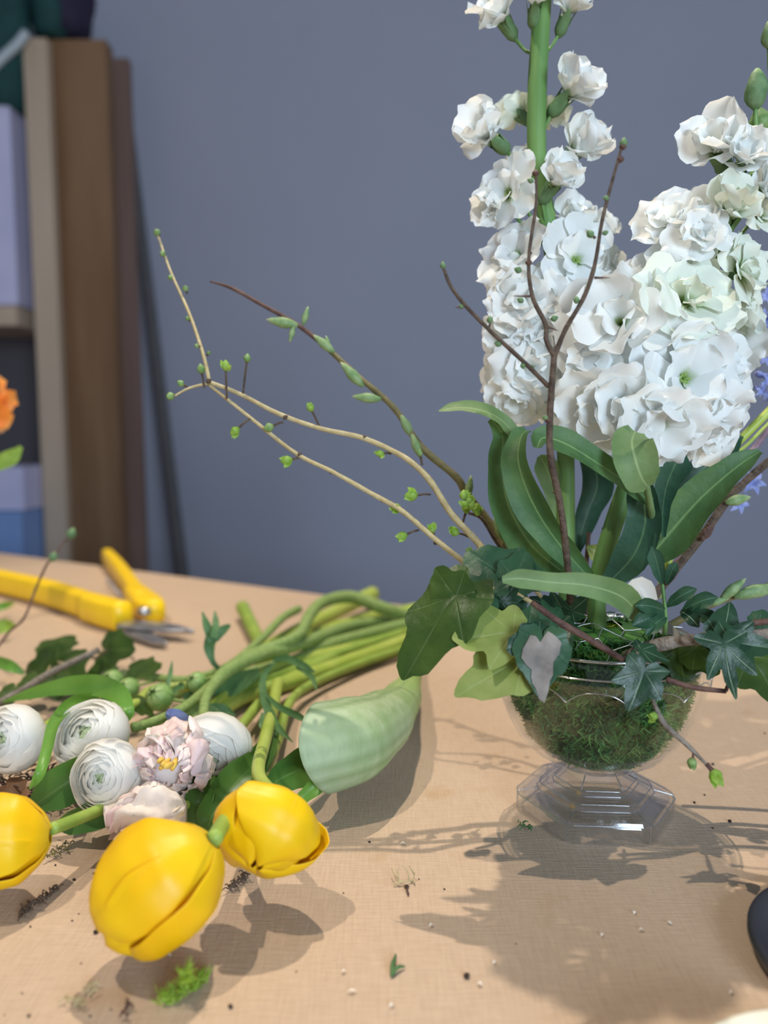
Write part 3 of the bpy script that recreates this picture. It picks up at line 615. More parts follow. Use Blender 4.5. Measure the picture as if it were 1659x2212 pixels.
m_ = M(); m_.blade(PD([(1268, 1180, .44), (1290, 1195, .438), (1305, 1215, .438)]), [.001, .005, .001], nc=5); m_.build('leaf', m_ivyl, b6)
b7 = thing('trailing_twig', 'thin green twig trailing over the front of the bowl with two buds', 'twig', P(1402, 1478, .36))
M().tube(PD([(1385, 1440, .356), (1402, 1490, .350), (1432, 1560, .345), (1480, 1605, .345), (1530, 1655, .345)]), [.0006, .0008, .0013, .0011, .0006], 7, 6, wob=.15).build('branch', m_barkg, b7)
M().tube(PD([(1498, 1620, .345), (1497, 1640, .344)]), .0005, 6, 3).build('spur', m_barkr, b7)
M().tube(PD([(1526, 1650, .345), (1542, 1668, .344)]), .0010, 6, 3).build('spur', m_barkr, b7)
bud(b7, P(1497, 1638, .344), cvec(-.2, -1), 26, m_bud, 2); bud(b7, P(1540, 1664, .344), cvec(.5, -1), 36, m_budb, 3); bud(b7, P(1420, 1548, .346), cvec(-.6, .1), 24, m_budb, 3)

# ------------------------------------------------------------------ ivy
def ivyleaf(par, att, tip, width, mat, nrm=None, curl=.15, shape=0, patch=False, rest=False):
    """lobed leaf with palmate veins; att, tip world points, width ratio"""
    X = tip-att; L = X.length; X.normalize(); n_ = (CAM-att).normalized() if nrm is None else V(nrm)
    n_ = (n_-X*n_.dot(X)).normalized(); Y = n_.cross(X)
    pr = ([(0, 1), (16, .80), (30, .60), (52, .80), (66, .60), (84, .46), (112, .58), (140, .40), (165, .22), (180, .06)] if shape == 0 else
          [(0, 1), (14, .88), (35, .70), (60, .70), (85, .60), (115, .55), (145, .46), (170, .28), (180, .08)] if shape == 1 else
          [(0, 1), (10, .72), (24, .42), (46, .86), (58, .60), (78, .36), (106, .66), (128, .40), (160, .2), (180, .05)])
    vs = [0, 52, 112] if shape == 0 else [0, 58, 110] if shape == 1 else [0, 46, 106]
    cols = [k*7.5 for k in range(-24, 25)]
    for v_ in vs:
        for s_ in ((1, -1) if v_ else (1,)):
            cols = [c for c in cols if abs(c-s_*v_) > 3.2]+[s_*v_-2.6, s_*v_, s_*v_+2.6]
    cols.sort(); NR = 8; m_ = M(); rows = []; A = []; B = []; ph = R(0, 6)
    for i in range(NR+1):
        q = i/NR; row = []; bb = []
        for c in cols:
            r = prof(pr, abs(c))*q*L; th = math.radians(c)
            r *= 1+.05*math.sin(th*9+ph)*q
            x = r*math.cos(th); y = r*math.sin(th)*width; rr = math.hypot(x, y)/L
            vein = any(abs(abs(c)-v_) < .1 for v_ in vs)
            z = -curl*L*rr*rr+.10*abs(y)*(1 if shape != 1 else .5)+.035*L*math.sin(x/L*6+ph)*math.sin(y/L*6+ph)-(.008*L if vein else 0)
            if rest: z = abs(z)*.5
            row.append(att+X*x+Y*y+n_*z); bb.append((1-.55*q) if vein else 0.)
        rows.append(row); A.append([q]*len(cols)); B.append(bb)
    m_.grid(rows, A, B); o = m_.build('leaf', mat, par)
    if patch:
        # dried silver patch: an own thin scab over the leaf centre
        s_ = M(); rows = []
        for i in range(5):
            q = i/4*.62; rows.append([])
            for k in range(24):
                th = 2*math.pi*k/24; rr = L*q*(1+.28*math.sin(3*th+1)+.12*math.sin(7*th))
                x = rr*math.cos(th)*.95+.36*L; y = rr*math.sin(th)*.55*width; r2 = math.hypot(x, y)/L
                rows[-1].append(att+X*x+Y*y+n_*(-curl*L*r2*r2+.10*abs(y)+.035*L*math.sin(x/L*6+ph)*math.sin(y/L*6+ph)+.0004))
        s_.grid(rows, close=True); s_.build('dried_patch', m_dead, o)
    return o
def ivy(label, base_, vines, leaves, cat='ivy', name='ivy_sprig'):
    g_ = thing(name, label, cat, base_)
    for pts, r, mt in vines: M().tube(pts, r, 7, 5, wob=.15).build('vine', mt, g_)
    for l in leaves:
        o = dict(l[6]) if len(l) > 6 else {}
        ivyleaf(g_, l[0], l[1], l[2], l[3], l[4], l[5], **o)
    return g_
ivy('ivy sprig hanging left of the bowl with a big dark drooping leaf', P(1100, 1280, .37),
    [(PD([(1150, 1302, .375), (1085, 1270, .375), (1030, 1282, .37), (985, 1292, .365)]), [.0011, .0009], m_barky)],
    [(P(985, 1290, .365), P(853, 1452, .350), .62, m_ivy, (-.55, -.8, .35), .25, {'shape': 1}),
     (P(985, 1290, .365), P(935, 1225, .372), .95, m_ivy, (-.5, -.8, .5), .1, {'shape': 1}),
     (P(1062, 1285, .372), P(985, 1245, .380), .9, m_ivyb, (-.2, -.8, .6), .12),
     (P(1005, 1290, .368), P(1000, 1330, .366), .9, m_ivy, (-.3, -.9, .3), .1, {'shape': 1})])
ivy('ivy sprig with one broad glossy leaf below the willow branch', P(1110, 1260, .385),
    [(PD([(1170, 1290, .385), (1140, 1260, .385), (1110, 1250, .385)]), [.001, .0009], m_barky)],
    [(P(1115, 1262, .385), P(1010, 1180, .392), .95, m_ivyb, (-.1, -.75, .65), .2, {'shape': 1}),
     (P(1110, 1255, .382), P(1140, 1185, .392), .8, m_ivyb, (.1, -.8, .6), .1, {'shape': 1}),
     (P(1100, 1280, .375), P(1050, 1330, .37), .8, m_ivyb, (-.1, -.9, .3), .1),
     (P(1085, 1300, .372), P(1115, 1260, .372), .9, m_ivyd, None, .1, {'shape': 1})])
ivy('pale yellow-green ivy sprig draped over the left rim of the bowl', P(1120, 1385, .36),
    [(PD([(1160, 1360, .36), (1120, 1370, .358), (1095, 1375, .357)]), [.001, .0009], m_barky)],
    [(P(1105, 1368, .356), P(973, 1372, .350), .95, m_ivyl, (-.35, -.7, .6), .15),
     (P(1125, 1425, .352), P(988, 1493, .342), .72, m_ivyl, (-.3, -.75, .55), .15, {'shape': 1}),
     (P(1140, 1365, .362), P(1150, 1300, .37), .9, m_ivyb, (0, -.8, .5), .1)])
ivy('heart-shaped ivy leaf with a silver-brown dried patch on the rim', P(1175, 1375, .35),
    [(PD([(1180, 1350, .36), (1178, 1365, .352), (1172, 1385, .346)]), [.0009, .0007], m_barkr)],
    [(P(1172, 1388, .344), P(1166, 1498, .336), .92, m_ivyb, (-.05, -.93, .35), .12, {'shape': 1, 'patch': True}),
     (P(1165, 1378, .347), P(1092, 1402, .344), .8, m_ivyd, (-.1, -.9, .4), .1, {'shape': 1})])
ivy('small dark ivy leaf with pale netted veins on the front rim', P(1390, 1450, .355),
    [(PD([(1370, 1400, .366), (1385, 1430, .352), (1392, 1448, .344)]), [.0007, .0006], m_barkg)],
    [(P(1392, 1450, .342), P(1360, 1536, .338), .95, m_ivyd, (0, -.9, .45), .1),
     (P(1385, 1405, .362), P(1450, 1425, .36), .7, m_ivyd, (0, -.6, .8), .1)])
ivy('dark star-shaped ivy leaf with white veins under the grey branch', P(1560, 1400, .35),
    [(PD([(1440, 1468, .352), (1500, 1485, .350), (1568, 1493, .349)]), [.0014, .0010], m_barkr), (PD([(1568, 1493, .349), (1585, 1440, .350), (1592, 1395, .350)]), [.0008, .0006], m_barkr)],
    [(P(1562, 1392, .349), P(1594, 1518, .340), .72, m_ivyd, (0, -.95, .3), .08, {'shape': 2}),
     (P(1562, 1385, .358), P(1580, 1300, .365), .8, m_ivyd, (.1, -.85, .5), .12, {'shape': 1}),
     (P(1575, 1385, .352), P(1680, 1400, .350), .8, m_ivyd, (.1, -.85, .5), .08, {'shape': 0})])
ivy('olive ivy leaves behind the star-shaped leaf at the right edge', P(1520, 1440, .38),
    [(PD([(1480, 1400, .375), (1560, 1430, .37), (1640, 1420, .37)]), [.001, .0008], m_barkr)],
    [(P(1620, 1420, .365), P(1690, 1512, .355), 1.1, m_ivy, (.2, -.85, .5), .12, {'shape': 1}),
     (P(1470, 1400, .375), P(1480, 1478, .368), 1.0, m_ivy, (0, -.8, .5), .12, {'shape': 1}),
     (P(1500, 1405, .372), P(1560, 1455, .366), 1.0, m_ivy, (0, -.8, .5), .12, {'shape': 1}),
     (P(1430, 1412, .38), P(1500, 1450, .375), .9, m_ivy, (0, -.8, .5), .12),
     (P(1640, 1345, .38), P(1690, 1330, .38), .9, m_ivyb, (0, -.7, .7), .1, {'shape': 1})])
ivy('shaded ivy leaves in the middle of the bowl mouth', P(1215, 1310, .40),
    [(PD([(1180, 1360, .40), (1215, 1320, .40), (1260, 1300, .40)]), [.001, .0008], m_barkr)],
    [(P(1225, 1330, .395), P(1150, 1285, .39), .8, m_ivyd, (0, -.6, .8), .1), (P(1235, 1320, .39), P(1268, 1290, .385), .9, m_ivyd, (0, -.8, .6), .1, {'shape': 1}),
     (P(1200, 1345, .38), P(1140, 1330, .372), .9, m_ivyb, (0, -.8, .5), .1), (P(1205, 1350, .38), P(1235, 1400, .368), .9, m_ivyd, (0, -.8, .5), .1)])
# five-fingered helleborine sprig
hs = thing('leafy_sprig', 'sprig of narrow dark green leaves right of the stock stems', 'leaves', P(1440, 1360, .38))
M().tube(PD([(1430, 1400, .385), (1438, 1340, .378), (1430, 1255, .38)]), [.0012, .0008], 7, 5).build('stem', m_stem, hs)
for (x0, y0, x1, y1, wd, mt) in ((1438, 1320, 1372, 1308, 17, m_ivyb), (1438, 1330, 1365, 1352, 20, m_ivyb), (1440, 1330, 1395, 1372, 16, m_ivyb), (1440, 1310, 1505, 1272, 15, m_ivyb), (1475, 1318, 1550, 1290, 18, m_ivyb), (1475, 1325, 1555, 1342, 17, m_ivyb), (1430, 1262, 1408, 1180, 17, m_sleafd), (1470, 1320, 1510, 1355, 14, m_ivyd), (1440, 1262, 1462, 1215, 12, m_sleafd)):
    leafpart(hs, 'leaf', mt, [(x0, y0, .378), ((x0+x1)/2, (y0+y1)/2-5, .372), (x1, y1, .37)], [3, wd*.8, wd, 2], cup=.3)
# blue florets
def bluestem(label, path, spots):
    h_ = thing('blue_hyacinth', label, 'flower', PD(path)[0])
    M().tube(PD(path), [.0018, .0015], 7, 5).build('stem', m_purp, h_)
    for (x, y, d, s_) in spots:
        c = P(x, y, d); m_ = M(); ax = V((R(-1, 1), -1, R(-.6, .4))).normalized()
        u = ax.orthogonal().normalized(); w2 = ax.cross(u); l = pxm(s_, c)
        m_.blob(c-ax*l*.5, ax, l*.6, l*.2, 7, 4)
        for k in range(6):
            dd = (u*math.cos(k*1.047)+w2*math.sin(k*1.047)); m_.blade([c, c+dd*l*.3+ax*l*.25, c+dd*l*.65+ax*l*.15], [l*.1, l*.16, l*.03], nc=5, sub=3, nrm=ax)
        m_.build('floret', m_blue, h_)
bluestem('blue hyacinth at the right edge beside the stock flowers', [(1420, 1290, .46), (1560, 1050, .47), (1670, 900, .47), (1690, 650, .46)],
         [(1655, 690, .46, 40), (1650, 730, .46, 40), (1658, 770, .46, 45), (1650, 812, .46, 42), (1640, 840, .46, 28), (1668, 850, .46, 40), (1660, 640, .46, 30), (1625, 1045, .465, 42), (1592, 1085, .47, 40)])
M().tube(PD([(1580, 800, .455), (1610, 795, .458), (1645, 775, .46)]), [.0016, .0012], 7, 4).build('stalk', m_purp, bpy.data.objects['blue_hyacinth'])
bluestem('small blue flower glimpsed between the two stock stems', [(1330, 1260, .46), (1328, 1200, .46), (1322, 1150, .46)], [(1312, 1148, .455, 40), (1368, 1150, .46, 40)])
# white ribbed cup behind left of the bowl, pale plastic pieces in mouth
cup = M(); c = T(1018, 1378, 0)+V((0, 0, .002)); rows = []
for i in range(16):
    rr = .0175*(1+.05*(i % 2)); rows.append([c+V((rr*math.cos(x), rr*math.sin(x), i*.0026-.002)) for x in [2*math.pi*k/24 for k in range(24)]])
cup.grid(rows, close=True); n_ = len(cup.v); cup.f.append(tuple(range(n_-24, n_))); cup.f.append(tuple(range(24))[::-1])
zz = c.z-.002
cup2 = M(); g0 = T(1030, 1440, 0)
tag(cup.build('ribbed_spool', m_white), 'white ribbed spool half hidden behind the ivy left of the bowl', 'spool')
pl = M(); pl.blade(PD([(1385, 1310, .40), (1420, 1340, .395), (1480, 1400, .39)]), [.003, .0035, .003], cup=.1)
tag(pl.build('white_strip', m_white), 'white plastic strip stuck in the bowl mouth by the narrow leaves', 'strip')
pl = M(); pl.blade(PD([(1350, 1300, .43), (1385, 1270, .43), (1410, 1300, .43)]), [.004, .006, .003], cup=.3)
tag(pl.build('pale_petal', m_ran), 'pale fallen petal lodged behind the stock stems', 'petal')
pl = M()
for k in range(900):
    x, y = R(-.030, .036), R(-.035, .03)
    if math.hypot(x, y) > .042: continue
    c = VC+V((x, y, .098-6*(x*x+y*y))); d = V((R(-1, 1), R(-1, 1), R(0, 1.2))).normalized()*R(.002, .006); sd = d.cross(V((R(-1, 1), R(-1, 1), 0))).normalized()*.0005
    a0 = pl.vert(c-sd); a1 = pl.vert(c+sd); a2 = pl.vert(c+d, 1); pl.f.append((a0, a1, a2))
tag(pl.build('bright_moss', m_mossy, None, False), 'bright yellow-green moss tips at the mouth of the bowl', 'moss', None, 'stuff')

# ------------------------------------------------------------------ tulips
def tulip_head(par, basep, tipp, rad, mat, openn=0., ruff=0., seed=0, roll=0., names='petal', mats=None):
    rd = random.Random(seed); ax = tipp-basep; L = ax.length; F4 = frame(basep, ax, roll)
    for k in range(6):
        inner = k % 2; phk = k*math.pi/3+rd.uniform(-.1, .1); m_ = M(); rows = []; A = []; B = []
        ns, nu = (15, 13) if not ruff else (21, 19); Lk = L*(1 if not inner else 1.0)*rd.uniform(.96, 1.02); q1, q2, q3 = [rd.uniform(0, 6) for _ in range(3)]
        for i in range(ns):
            t = i/(ns-1)
            r = rad*prof([(0, .16), (.10, .62), (.30, .94), (.5, 1.0), (.75, .92+openn*.3), (.90, .77+openn*.6), (.97, .55+openn), (1, .28+openn)], t)*(.90 if inner else 1.03)
            hw = prof([(0, .8), (.2, .98), (.55, 1.05), (.8, .98), (.93, .9), (1, .5)], t)
            row = []
            for j in range(nu):
                u = -1+2*j/(nu-1); ph = phk+u*hw
                rr = r*(1+.06*u+.06*abs(u)**3*t-.05*math.exp(-(u*6)**2)*(.3+t)+.03*math.sin(u*4+q1+t*3)+.007*math.sin(u*17+q2)+.06*abs(u)**5*math.sin(math.pi*t)-.07*math.exp(-((u-.35*math.sin(q1))*4)**2)*max(0, t-.3)*(1 if k % 3 else 0))
                zz_ = Lk*t-.10*Lk*u*u*t*t
                if ruff:
                    n3 = noise.noise(V((u*2.2+q1*5, t*3.0+q2, k)))+.6*noise.noise(V((u*5+q1*5, t*7+q2, k+9)))
                    rr *= 1+ruff*n3*(.3+t); ph += ruff*.5*noise.noise(V((u*3, t*5, k+20+q3)))*(.2+t)
                    zz_ += L*ruff*.18*noise.noise(V((u*4+q2, t*4, k+31)))*t+L*.05*math.sin(u*9+q3)*t*t
                row.append(F4 @ V((rr*math.cos(ph), rr*math.sin(ph), zz_)))
            rows.append(row); A.append([t]*nu); B.append([1-abs(-1+2*j/(nu-1)) for j in range(nu)])
        m_.grid(rows, A, B); o = m_.build(names, (mats[k % len(mats)] if mats else mat), par)
        if not ruff:
            so = o.modifiers.new('thickness', 'SOLIDIFY'); so.thickness = .0005; sb_ = o.modifiers.new('smooth', 'SUBSURF'); sb_.levels = sb_.render_levels = 1
tA = thing('tulip', 'largest yellow tulip, lying nearest at the front of the bunch', 'flower', T(440, 1850, .03))
tulip_head(tA, T(462, 1815, .047), T(230, 2020, .015), .0212, m_tul, 0, 0, 3, 1.0)
M().tube([T(462, 1813, .047), T(498, 1757, .042), T(560, 1690, .025), T(600, 1600, .018), T(640, 1500, .012), T(760, 1440, .009), T(890, 1396, .008)], [.0032, .003, .0032, .0036], 10, 6).build('stem', m_tstemg, tA)
tB = thing('tulip', 'round yellow tulip facing the camera, right of the largest', 'flower', T(583, 1790, .03))
tulip_head(tB, T(602, 1722, .044), T(548, 1878, .028), .0222, m_tul, -.16, 0, 8, .9)
M().tube([T(602, 1722, .044), T(558, 1672, .040), T(572, 1600, .032), T(590, 1530, .024), T(600, 1478, .020), T(615, 1478, .014), T(700, 1448, .010), T(885, 1382, .009)], [.0026, .0034, .0038, .0044, .0060, .0068], 10, 6).build('stem', m_tstem, tB)
tC = thing('tulip', 'yellow tulip cut off by the left edge of the picture', 'flower', T(20, 1830, .03))
tulip_head(tC, T(112, 1806, .028), T(-120, 1826, .028), .0180, m_tul, 0, 0, 5, .6)
M().tube([T(112, 1790, .030), T(160, 1772, .026), T(240, 1738, .020), T(330, 1690, .014), T(450, 1600, .010)], [.0028, .003], 9, 6).build('stem', m_tstemg, tC)
def tleaf(par, mat, pts, wid, **k):
    m_ = M(); p = TZ(pts); m_.blade(p, [pxm(w_, p[min(int(i*len(p)/len(wid)), len(p)-1)]) for i, w_ in enumerate(wid)], **k); return m_.build('leaf', mat, par)
tleaf(tB, m_tleaf, [(600, 1575, .020), (560, 1640, .028), (510, 1690, .026), (460, 1760, .018), (446, 1798, .010)], [6, 26, 38, 34, 6], twist=.2, cup=.4)
tleaf(tB, m_tleaf, [(712, 1652, .012), (660, 1658, .020), (610, 1680, .024), (570, 1705, .024)], [28, 46, 34, 8], twist=0, cup=.35)
tleaf(tB, m_tleafl, [(705, 1650, .026), (690, 1690, .022), (655, 1722, .016), (630, 1750, .01)], [10, 20, 14, 4], cup=.5)
tleaf(tA, m_tleaf, [(440, 1680, .026), (432, 1720, .024), (425, 1760, .016), (415, 1805, .006)], [24, 30, 28, 10], cup=.4)
tleaf(tA, m_tleafl, [(520, 1745, .012), (480, 1780, .010), (430, 1812, .006)], [10, 22, 14], cup=.3)
tleaf(tC, m_tleaf, [(270, 1640, .028), (200, 1662, .028), (130, 1700, .022), (62, 1750, .010)], [22, 40, 44, 8], twist=[-.2, 0], cup=.45)
tleaf(tC, m_tleaf, [(260, 1720, .022), (220, 1752, .018), (165, 1775, .012), (113, 1783, .008)], [30, 34, 26, 3], cup=.35)
tleaf(tC, m_tleafl, [(300, 1740, .014), (240, 1770, .012), (180, 1798, .007)], [10, 12, 2], cup=.4)
tleaf(tC, m_tleaf, [(300, 1700, .008), (200, 1712, .004), (90, 1720, .004)], [24, 34, 10], cup=.2)

# ------------------------------------------------------------------ ranunculus
def ranunculus(label, c, ax, rad, rings=9, per=5, seed=1, squash=.86, a0=.10, a1=1.0):
    rd = random.Random(seed); h_ = thing('ranunculus', label, 'flower', c-V((0, 0, rad*.6)))
    F4 = frame(c, ax, rd.uniform(0, 6))
    for i in range(rings):
        f = i/(rings-1); rho = rad*(.34+.66*f); al = a0+(a1-a0)*f**1.15
        for k in range(per):
            ph0 = k*2*math.pi/per+i*1.1+rd.uniform(-.15, .15); hw = math.pi/per*1.5; m_ = M(); rows = []; A = []
            q1 = rd.uniform(0, 6); da = rd.uniform(-.04, .04)
            for a_ in range(9):
                t = a_/8; row = []
                for b2 in range(9):
                    u = -1+b2/4; top = al+da+.13*abs(u)**2.6+.025*math.sin(u*6+q1)
                    pol = 2.35*(1-t)+top*t; r_ = rho*(1+.02*u+.02*t**6*math.sin(u*5+q1))
                    w_ = hw*(.55+.45*math.sin(math.pi*min(1, .25+t*.75)))
                    ph = ph0+u*w_
                    row.append(F4 @ V((r_*math.sin(pol)*math.cos(ph), r_*math.sin(pol)*math.sin(ph), r_*math.cos(pol)*squash)))
                rows.append(row); A.append([t]*9)
            m_.grid(rows, A); m_.build('petal', m_ran if i > 1 else m_rang, h_)
    M().blob((F4 @ V((0, 0, 0))), ax, rad*.38, rad*.24, 10, 6).build('heart', m_rang, h_)
    M().blob((F4 @ V((0, 0, -rad*1.02))), ax, rad*.5, rad*.45, 10, 6, [(0, .3), (.5, .9), (1, 1.2)]).build('calyx', m_rbud, h_)
    return h_, F4
r1, _ = ranunculus('white ranunculus upper left, behind the front white one', T(198, 1592, .036), (-.25, -.75, .75), .0205, 9, 3, 2)
r2, _ = ranunculus('white ranunculus with a tight whorled centre facing the camera', T(234, 1676, .033), (-.22, -1, .30), .0178, 12, 3, 5, .95, .08, 1.05)
r3, _ = ranunculus('white ranunculus right of the pink tulip, centre turned down', T(462, 1620, .032), (.0, -1, -.22), .0205, 9, 3, 9)
r4, _ = ranunculus('white flower head cut off by the left edge', T(28, 1596, .034), (-.35, -.9, .35), .0185, 9, 3, 12)
def pxr(pts, rad): p = TZ(pts); return [pxm(rad[min(int(i*len(rad)/len(p)), len(rad)-1)], q) for i, q in enumerate(p)]
def stem(par, pts, rad, mat, name='stem'): M().tube(TZ(pts), pxr(pts, rad), 9, 6, wob=.05).build(name, mat, par)
stem(r3, [(438, 1560, .040), (448, 1500, .036), (490, 1450, .033), (560, 1416, .030), (640, 1395, .026), (760, 1352, .020), (890, 1338, .012)], [11, 15, 13, 12], m_rstem)
stem(r1, [(285, 1572, .030), (330, 1560, .030), (400, 1528, .030), (450, 1487, .028), (530, 1420, .030), (640, 1375, .034), (668, 1330, .038), (700, 1300, .040), (760, 1290, .040), (830, 1315, .030), (885, 1330, .020)], [11, 12, 12, 13, 14, 12], m_rstem)
stem(r2, [(280, 1640, .022), (340, 1600, .018), (420, 1555, .014), (520, 1490, .012), (650, 1440, .010), (880, 1365, .009)], [10, 12], m_tstemg)
stem(r4, [(80, 1580, .026), (150, 1545, .022), (280, 1525, .020), (330, 1490, .020), (420, 1480, .018), (520, 1450, .014)], [10, 11], m_tstem)
# parrot tulips
p1 = thing('parrot_tulip', 'ruffled pink-and-cream parrot tulip, open, with orange anthers', 'flower', T(372, 1660, .03))
tulip_head(p1, T(385, 1600, .034), T(364, 1680, .036), .0165, m_par, .42, .30, 21, .2, mats=[m_par, m_par2])
tulip_head(p1, T(383, 1606, .036), T(362, 1668, .040), .0110, m_par, .35, .36, 22, .7, mats=[m_par2, m_par])
M().blob(T(374, 1648, .034), (-.1, -1, .2), .022, .015, 10, 6).build('heart', m_par2, p1)
for k in range(5): M().blob(T(352+k*7, 1640+k % 2*10, .052), (R(-.4, .4), -1, R(-.2, .5)), .008, .0016, 6, 4, [(0, .6), (.5, 1), (1, .6)]).build('anther', m_anth, p1)
stem(p1, [(388, 1600, .030), (420, 1560, .024), (500, 1490, .016), (600, 1440, .014), (760, 1400, .010)], [10, 13], m_tstem)
p2 = thing('parrot_tulip', 'ruffled cream-pink parrot tulip bud pointing down left', 'flower', T(325, 1780, .02))
tulip_head(p2, T(400, 1735, .024), T(238, 1812, .016), .0150, m_par2, .12, .38, 31, .4, mats=[m_par2, m_par])
stem(p2, [(400, 1740, .022), (430, 1690, .018), (480, 1620, .014), (560, 1520, .012)], [10, 12], m_tstemg)

# ------------------------------------------------------------------ calla
ca = thing('calla_lily', 'pale green calla spathe lying on its side, mouth to the left', 'flower', T(780, 1620, .02))
sp_ = [T(893, 1425, .022), T(886, 1470, .026), T(862, 1520, .031), T(815, 1566, .034), T(755, 1600, .035), T(688, 1618, .034)]
rad = [.0044, .0076, .0128, .0188, .0234, .0243]
fine = spline(sp_, 5); rows = []; A = []; B = []; L = len(fine); prev = V((0, 0, 1))
for i, p in enumerate(fine):
    T_ = i/(L-1); t = (fine[min(i+1, L-1)]-fine[max(i-1, 0)]).normalized(); prev = (prev-t*prev.dot(t)).normalized(); q = t.cross(prev); r = lerp_list(rad, T_)
    row = []; bb = []
    for j in range(37):
        x = -math.pi+2*math.pi*j/36; wr = r*(1+.05*j/36)                        # overlapping wrap
        cut = T_**3*(.013*math.sin(x)-.004*math.cos(x)+.003*math.sin(2*x+.5))
        row.append(p+(prev*math.cos(x)*.95+q*math.sin(x))*wr-t*cut); bb.append(.3+(.38*((j*7) % 5)/4*(j % 2)*min(1, T_*1.6)))
    rows.append(row); A.append([T_]*37); B.append(bb)
m_ = M(); m_.grid(rows, A, B); o = m_.build('spathe', m_cal, ca); so = o.modifiers.new('thickness', 'SOLIDIFY'); so.thickness = .0006
M().blob(fine[12], fine[-3]-fine[10], .034, .004, 8, 6, [(0, .8), (.5, 1), (1, .4)]).build('spadix', m_anth, ca)
M().tube([T(893, 1430, .022), T(897, 1400, .020), T(898, 1375, .016), T(905, 1350, .012)], [.0042, .004], 10, 5).build('stem', m_tstem, ca)

# ------------------------------------------------------------------ loose stems, buds, feathery leaves
def cut(label, pts, rad, mat): o = M().tube(TZ(pts), pxr(pts, rad), 10, 6, wob=.04).build('cut_stem', mat); tag(o, label, 'stem'); return o
cut('short upright pale cut stem behind the crossing stems', [(524, 1312, .012), (540, 1345, .010), (566, 1400, .008)], [15, 14], m_tstemg)
cut('thick cut stem whose yellow end sticks up behind the bunch', [(806, 1282, .018), (740, 1315, .014), (640, 1365, .010), (560, 1410, .009)], [16, 16], m_tstem)
cut('ranunculus stem with a cut node crossing from lower left to upper right', [(262, 1456, .014), (330, 1463, .016), (410, 1468, .018), (490, 1440, .022), (560, 1385, .026), (610, 1335, .030), (645, 1316, .030)], [9, 9], m_rstem)
cut('green stem running right under the arching stem to the ivy', [(560, 1430, .010), (650, 1385, .014), (760, 1345, .016), (900, 1316, .012)], [15, 14], m_tstem)
cut('pale green stem lowest but one in the fan of stems', [(430, 1570, .006), (520, 1510, .007), (640, 1462, .008), (760, 1400, .008), (900, 1352, .008)], [15, 17], m_tstemg)
cut('yellow-green stem in the middle of the fan of stems', [(300, 1530, .010), (380, 1500, .010), (480, 1470, .010), (640, 1425, .014), (700, 1395, .016), (890, 1345, .014)], [12, 13], m_rstem)
cut('pale stem lying left below the crossing stems', [(400, 1590, .006), (470, 1540, .007), (560, 1480, .008)], [16, 15], m_tstem)
def rbud(label, x, y, z, r, pts):
    g_ = thing('ranunculus_bud', label, 'bud', T(x, y, z)); c = T(x, y, z); R_ = pxm(r, c)
    for k in range(6):
        m_ = M(); rows = []; A = []
        F4 = frame(c, (-.3, -.8, .6))
        for a_ in range(6):
            t = a_/5; pol = 2.7*(1-t)+.25*t; hw = .75*math.sin(math.pi*(.15+.75*t))
            rows.append([F4 @ V((R_*(1+.03*(k % 2))*math.sin(pol)*math.cos(k*1.047+u*hw), R_*math.sin(pol)*math.sin(k*1.047+u*hw)*(1+.03*(k % 2)), R_*math.cos(pol))) for u in (-1, -.5, 0, .5, 1)]); A.append([t]*5)
        m_.grid(rows, A); m_.build('sepal', m_rbud, g_)
    M().blob(c-V((0, 0, R_*.8)), (0, 0, 1), R_*1.6, R_*.9, 9, 6, [(0, .3), (.5, 1), (1, .3)]).build('heart', m_rbud, g_)
    if pts: M().tube([c]+TZ(pts), .0012, 7, 5).build('stem', m_rstem, g_)
rbud('furry green bud, leftmost of the ranunculus buds', 243, 1470, .022, 23, [(262, 1480, .02), (300, 1470, .018)])
rbud('green bud touching the leftmost furry bud', 277, 1488, .018, 24, [(300, 1480, .016), (340, 1470, .014)])
rbud('largest green bud with open sepals above the pink tulip', 345, 1506, .026, 30, [(375, 1512, .024), (410, 1515, .024), (440, 1500, .022)])
rbud('round green bud beside the crossing stems', 425, 1474, .030, 23, [(450, 1466, .028), (480, 1455, .025)])
def fern(label, strands, mat=m_fern):
    g_ = thing('feathery_leaf', label, 'leaf', T(*strands[0][0][0]))
    for pts, wid in strands:
        p = TZ(pts); m_ = M(); m_.blade(p, [pxm(w_, p[0]) for w_ in wid], cup=.2, nc=5); m_.build('leaflet', mat, g_)
fern('upright three-fingered green leaf above the stems', [([(482, 1452, .022), (460, 1430, .030), (452, 1395, .042), (462, 1368, .052)], [3, 6, 12, 14]),
     ([(458, 1385, .046), (448, 1355, .056), (437, 1322, .066)], [10, 9, 2]), ([(462, 1378, .050), (466, 1350, .058), (464, 1320, .066)], [9, 8, 2]), ([(464, 1382, .048), (480, 1362, .054), (497, 1350, .058)], [8, 10, 4])])
fern('dark feathery leaf curling among the middle stems', [([(595, 1430, .030), (572, 1455, .03), (568, 1490, .03), (578, 1530, .03), (600, 1570, .028), (632, 1603, .024)], [3, 6, 7, 8, 6, 1]),
     ([(575, 1500, .032), (600, 1525, .034), (640, 1545, .034), (668, 1560, .032)], [3, 6, 7, 3]), ([(568, 1540, .030), (566, 1570, .028), (590, 1560, .026)], [4, 6, 1])])
fern('dark ribbon-like leaf looped over the stems', [([(590, 1425, .034), (620, 1422, .036), (655, 1438, .034), (680, 1452, .030)], [4, 8, 8, 2]), ([(640, 1440, .032), (672, 1460, .03), (684, 1490, .026)], [4, 6, 2])])
fern('thin dark pointed leaf standing above the ranunculus buds', [([(362, 1482, .024), (368, 1455, .030), (372, 1427, .038)], [5, 5, 1]), ([(368, 1500, .022), (392, 1480, .024), (395, 1490, .022)], [5, 7, 1])])
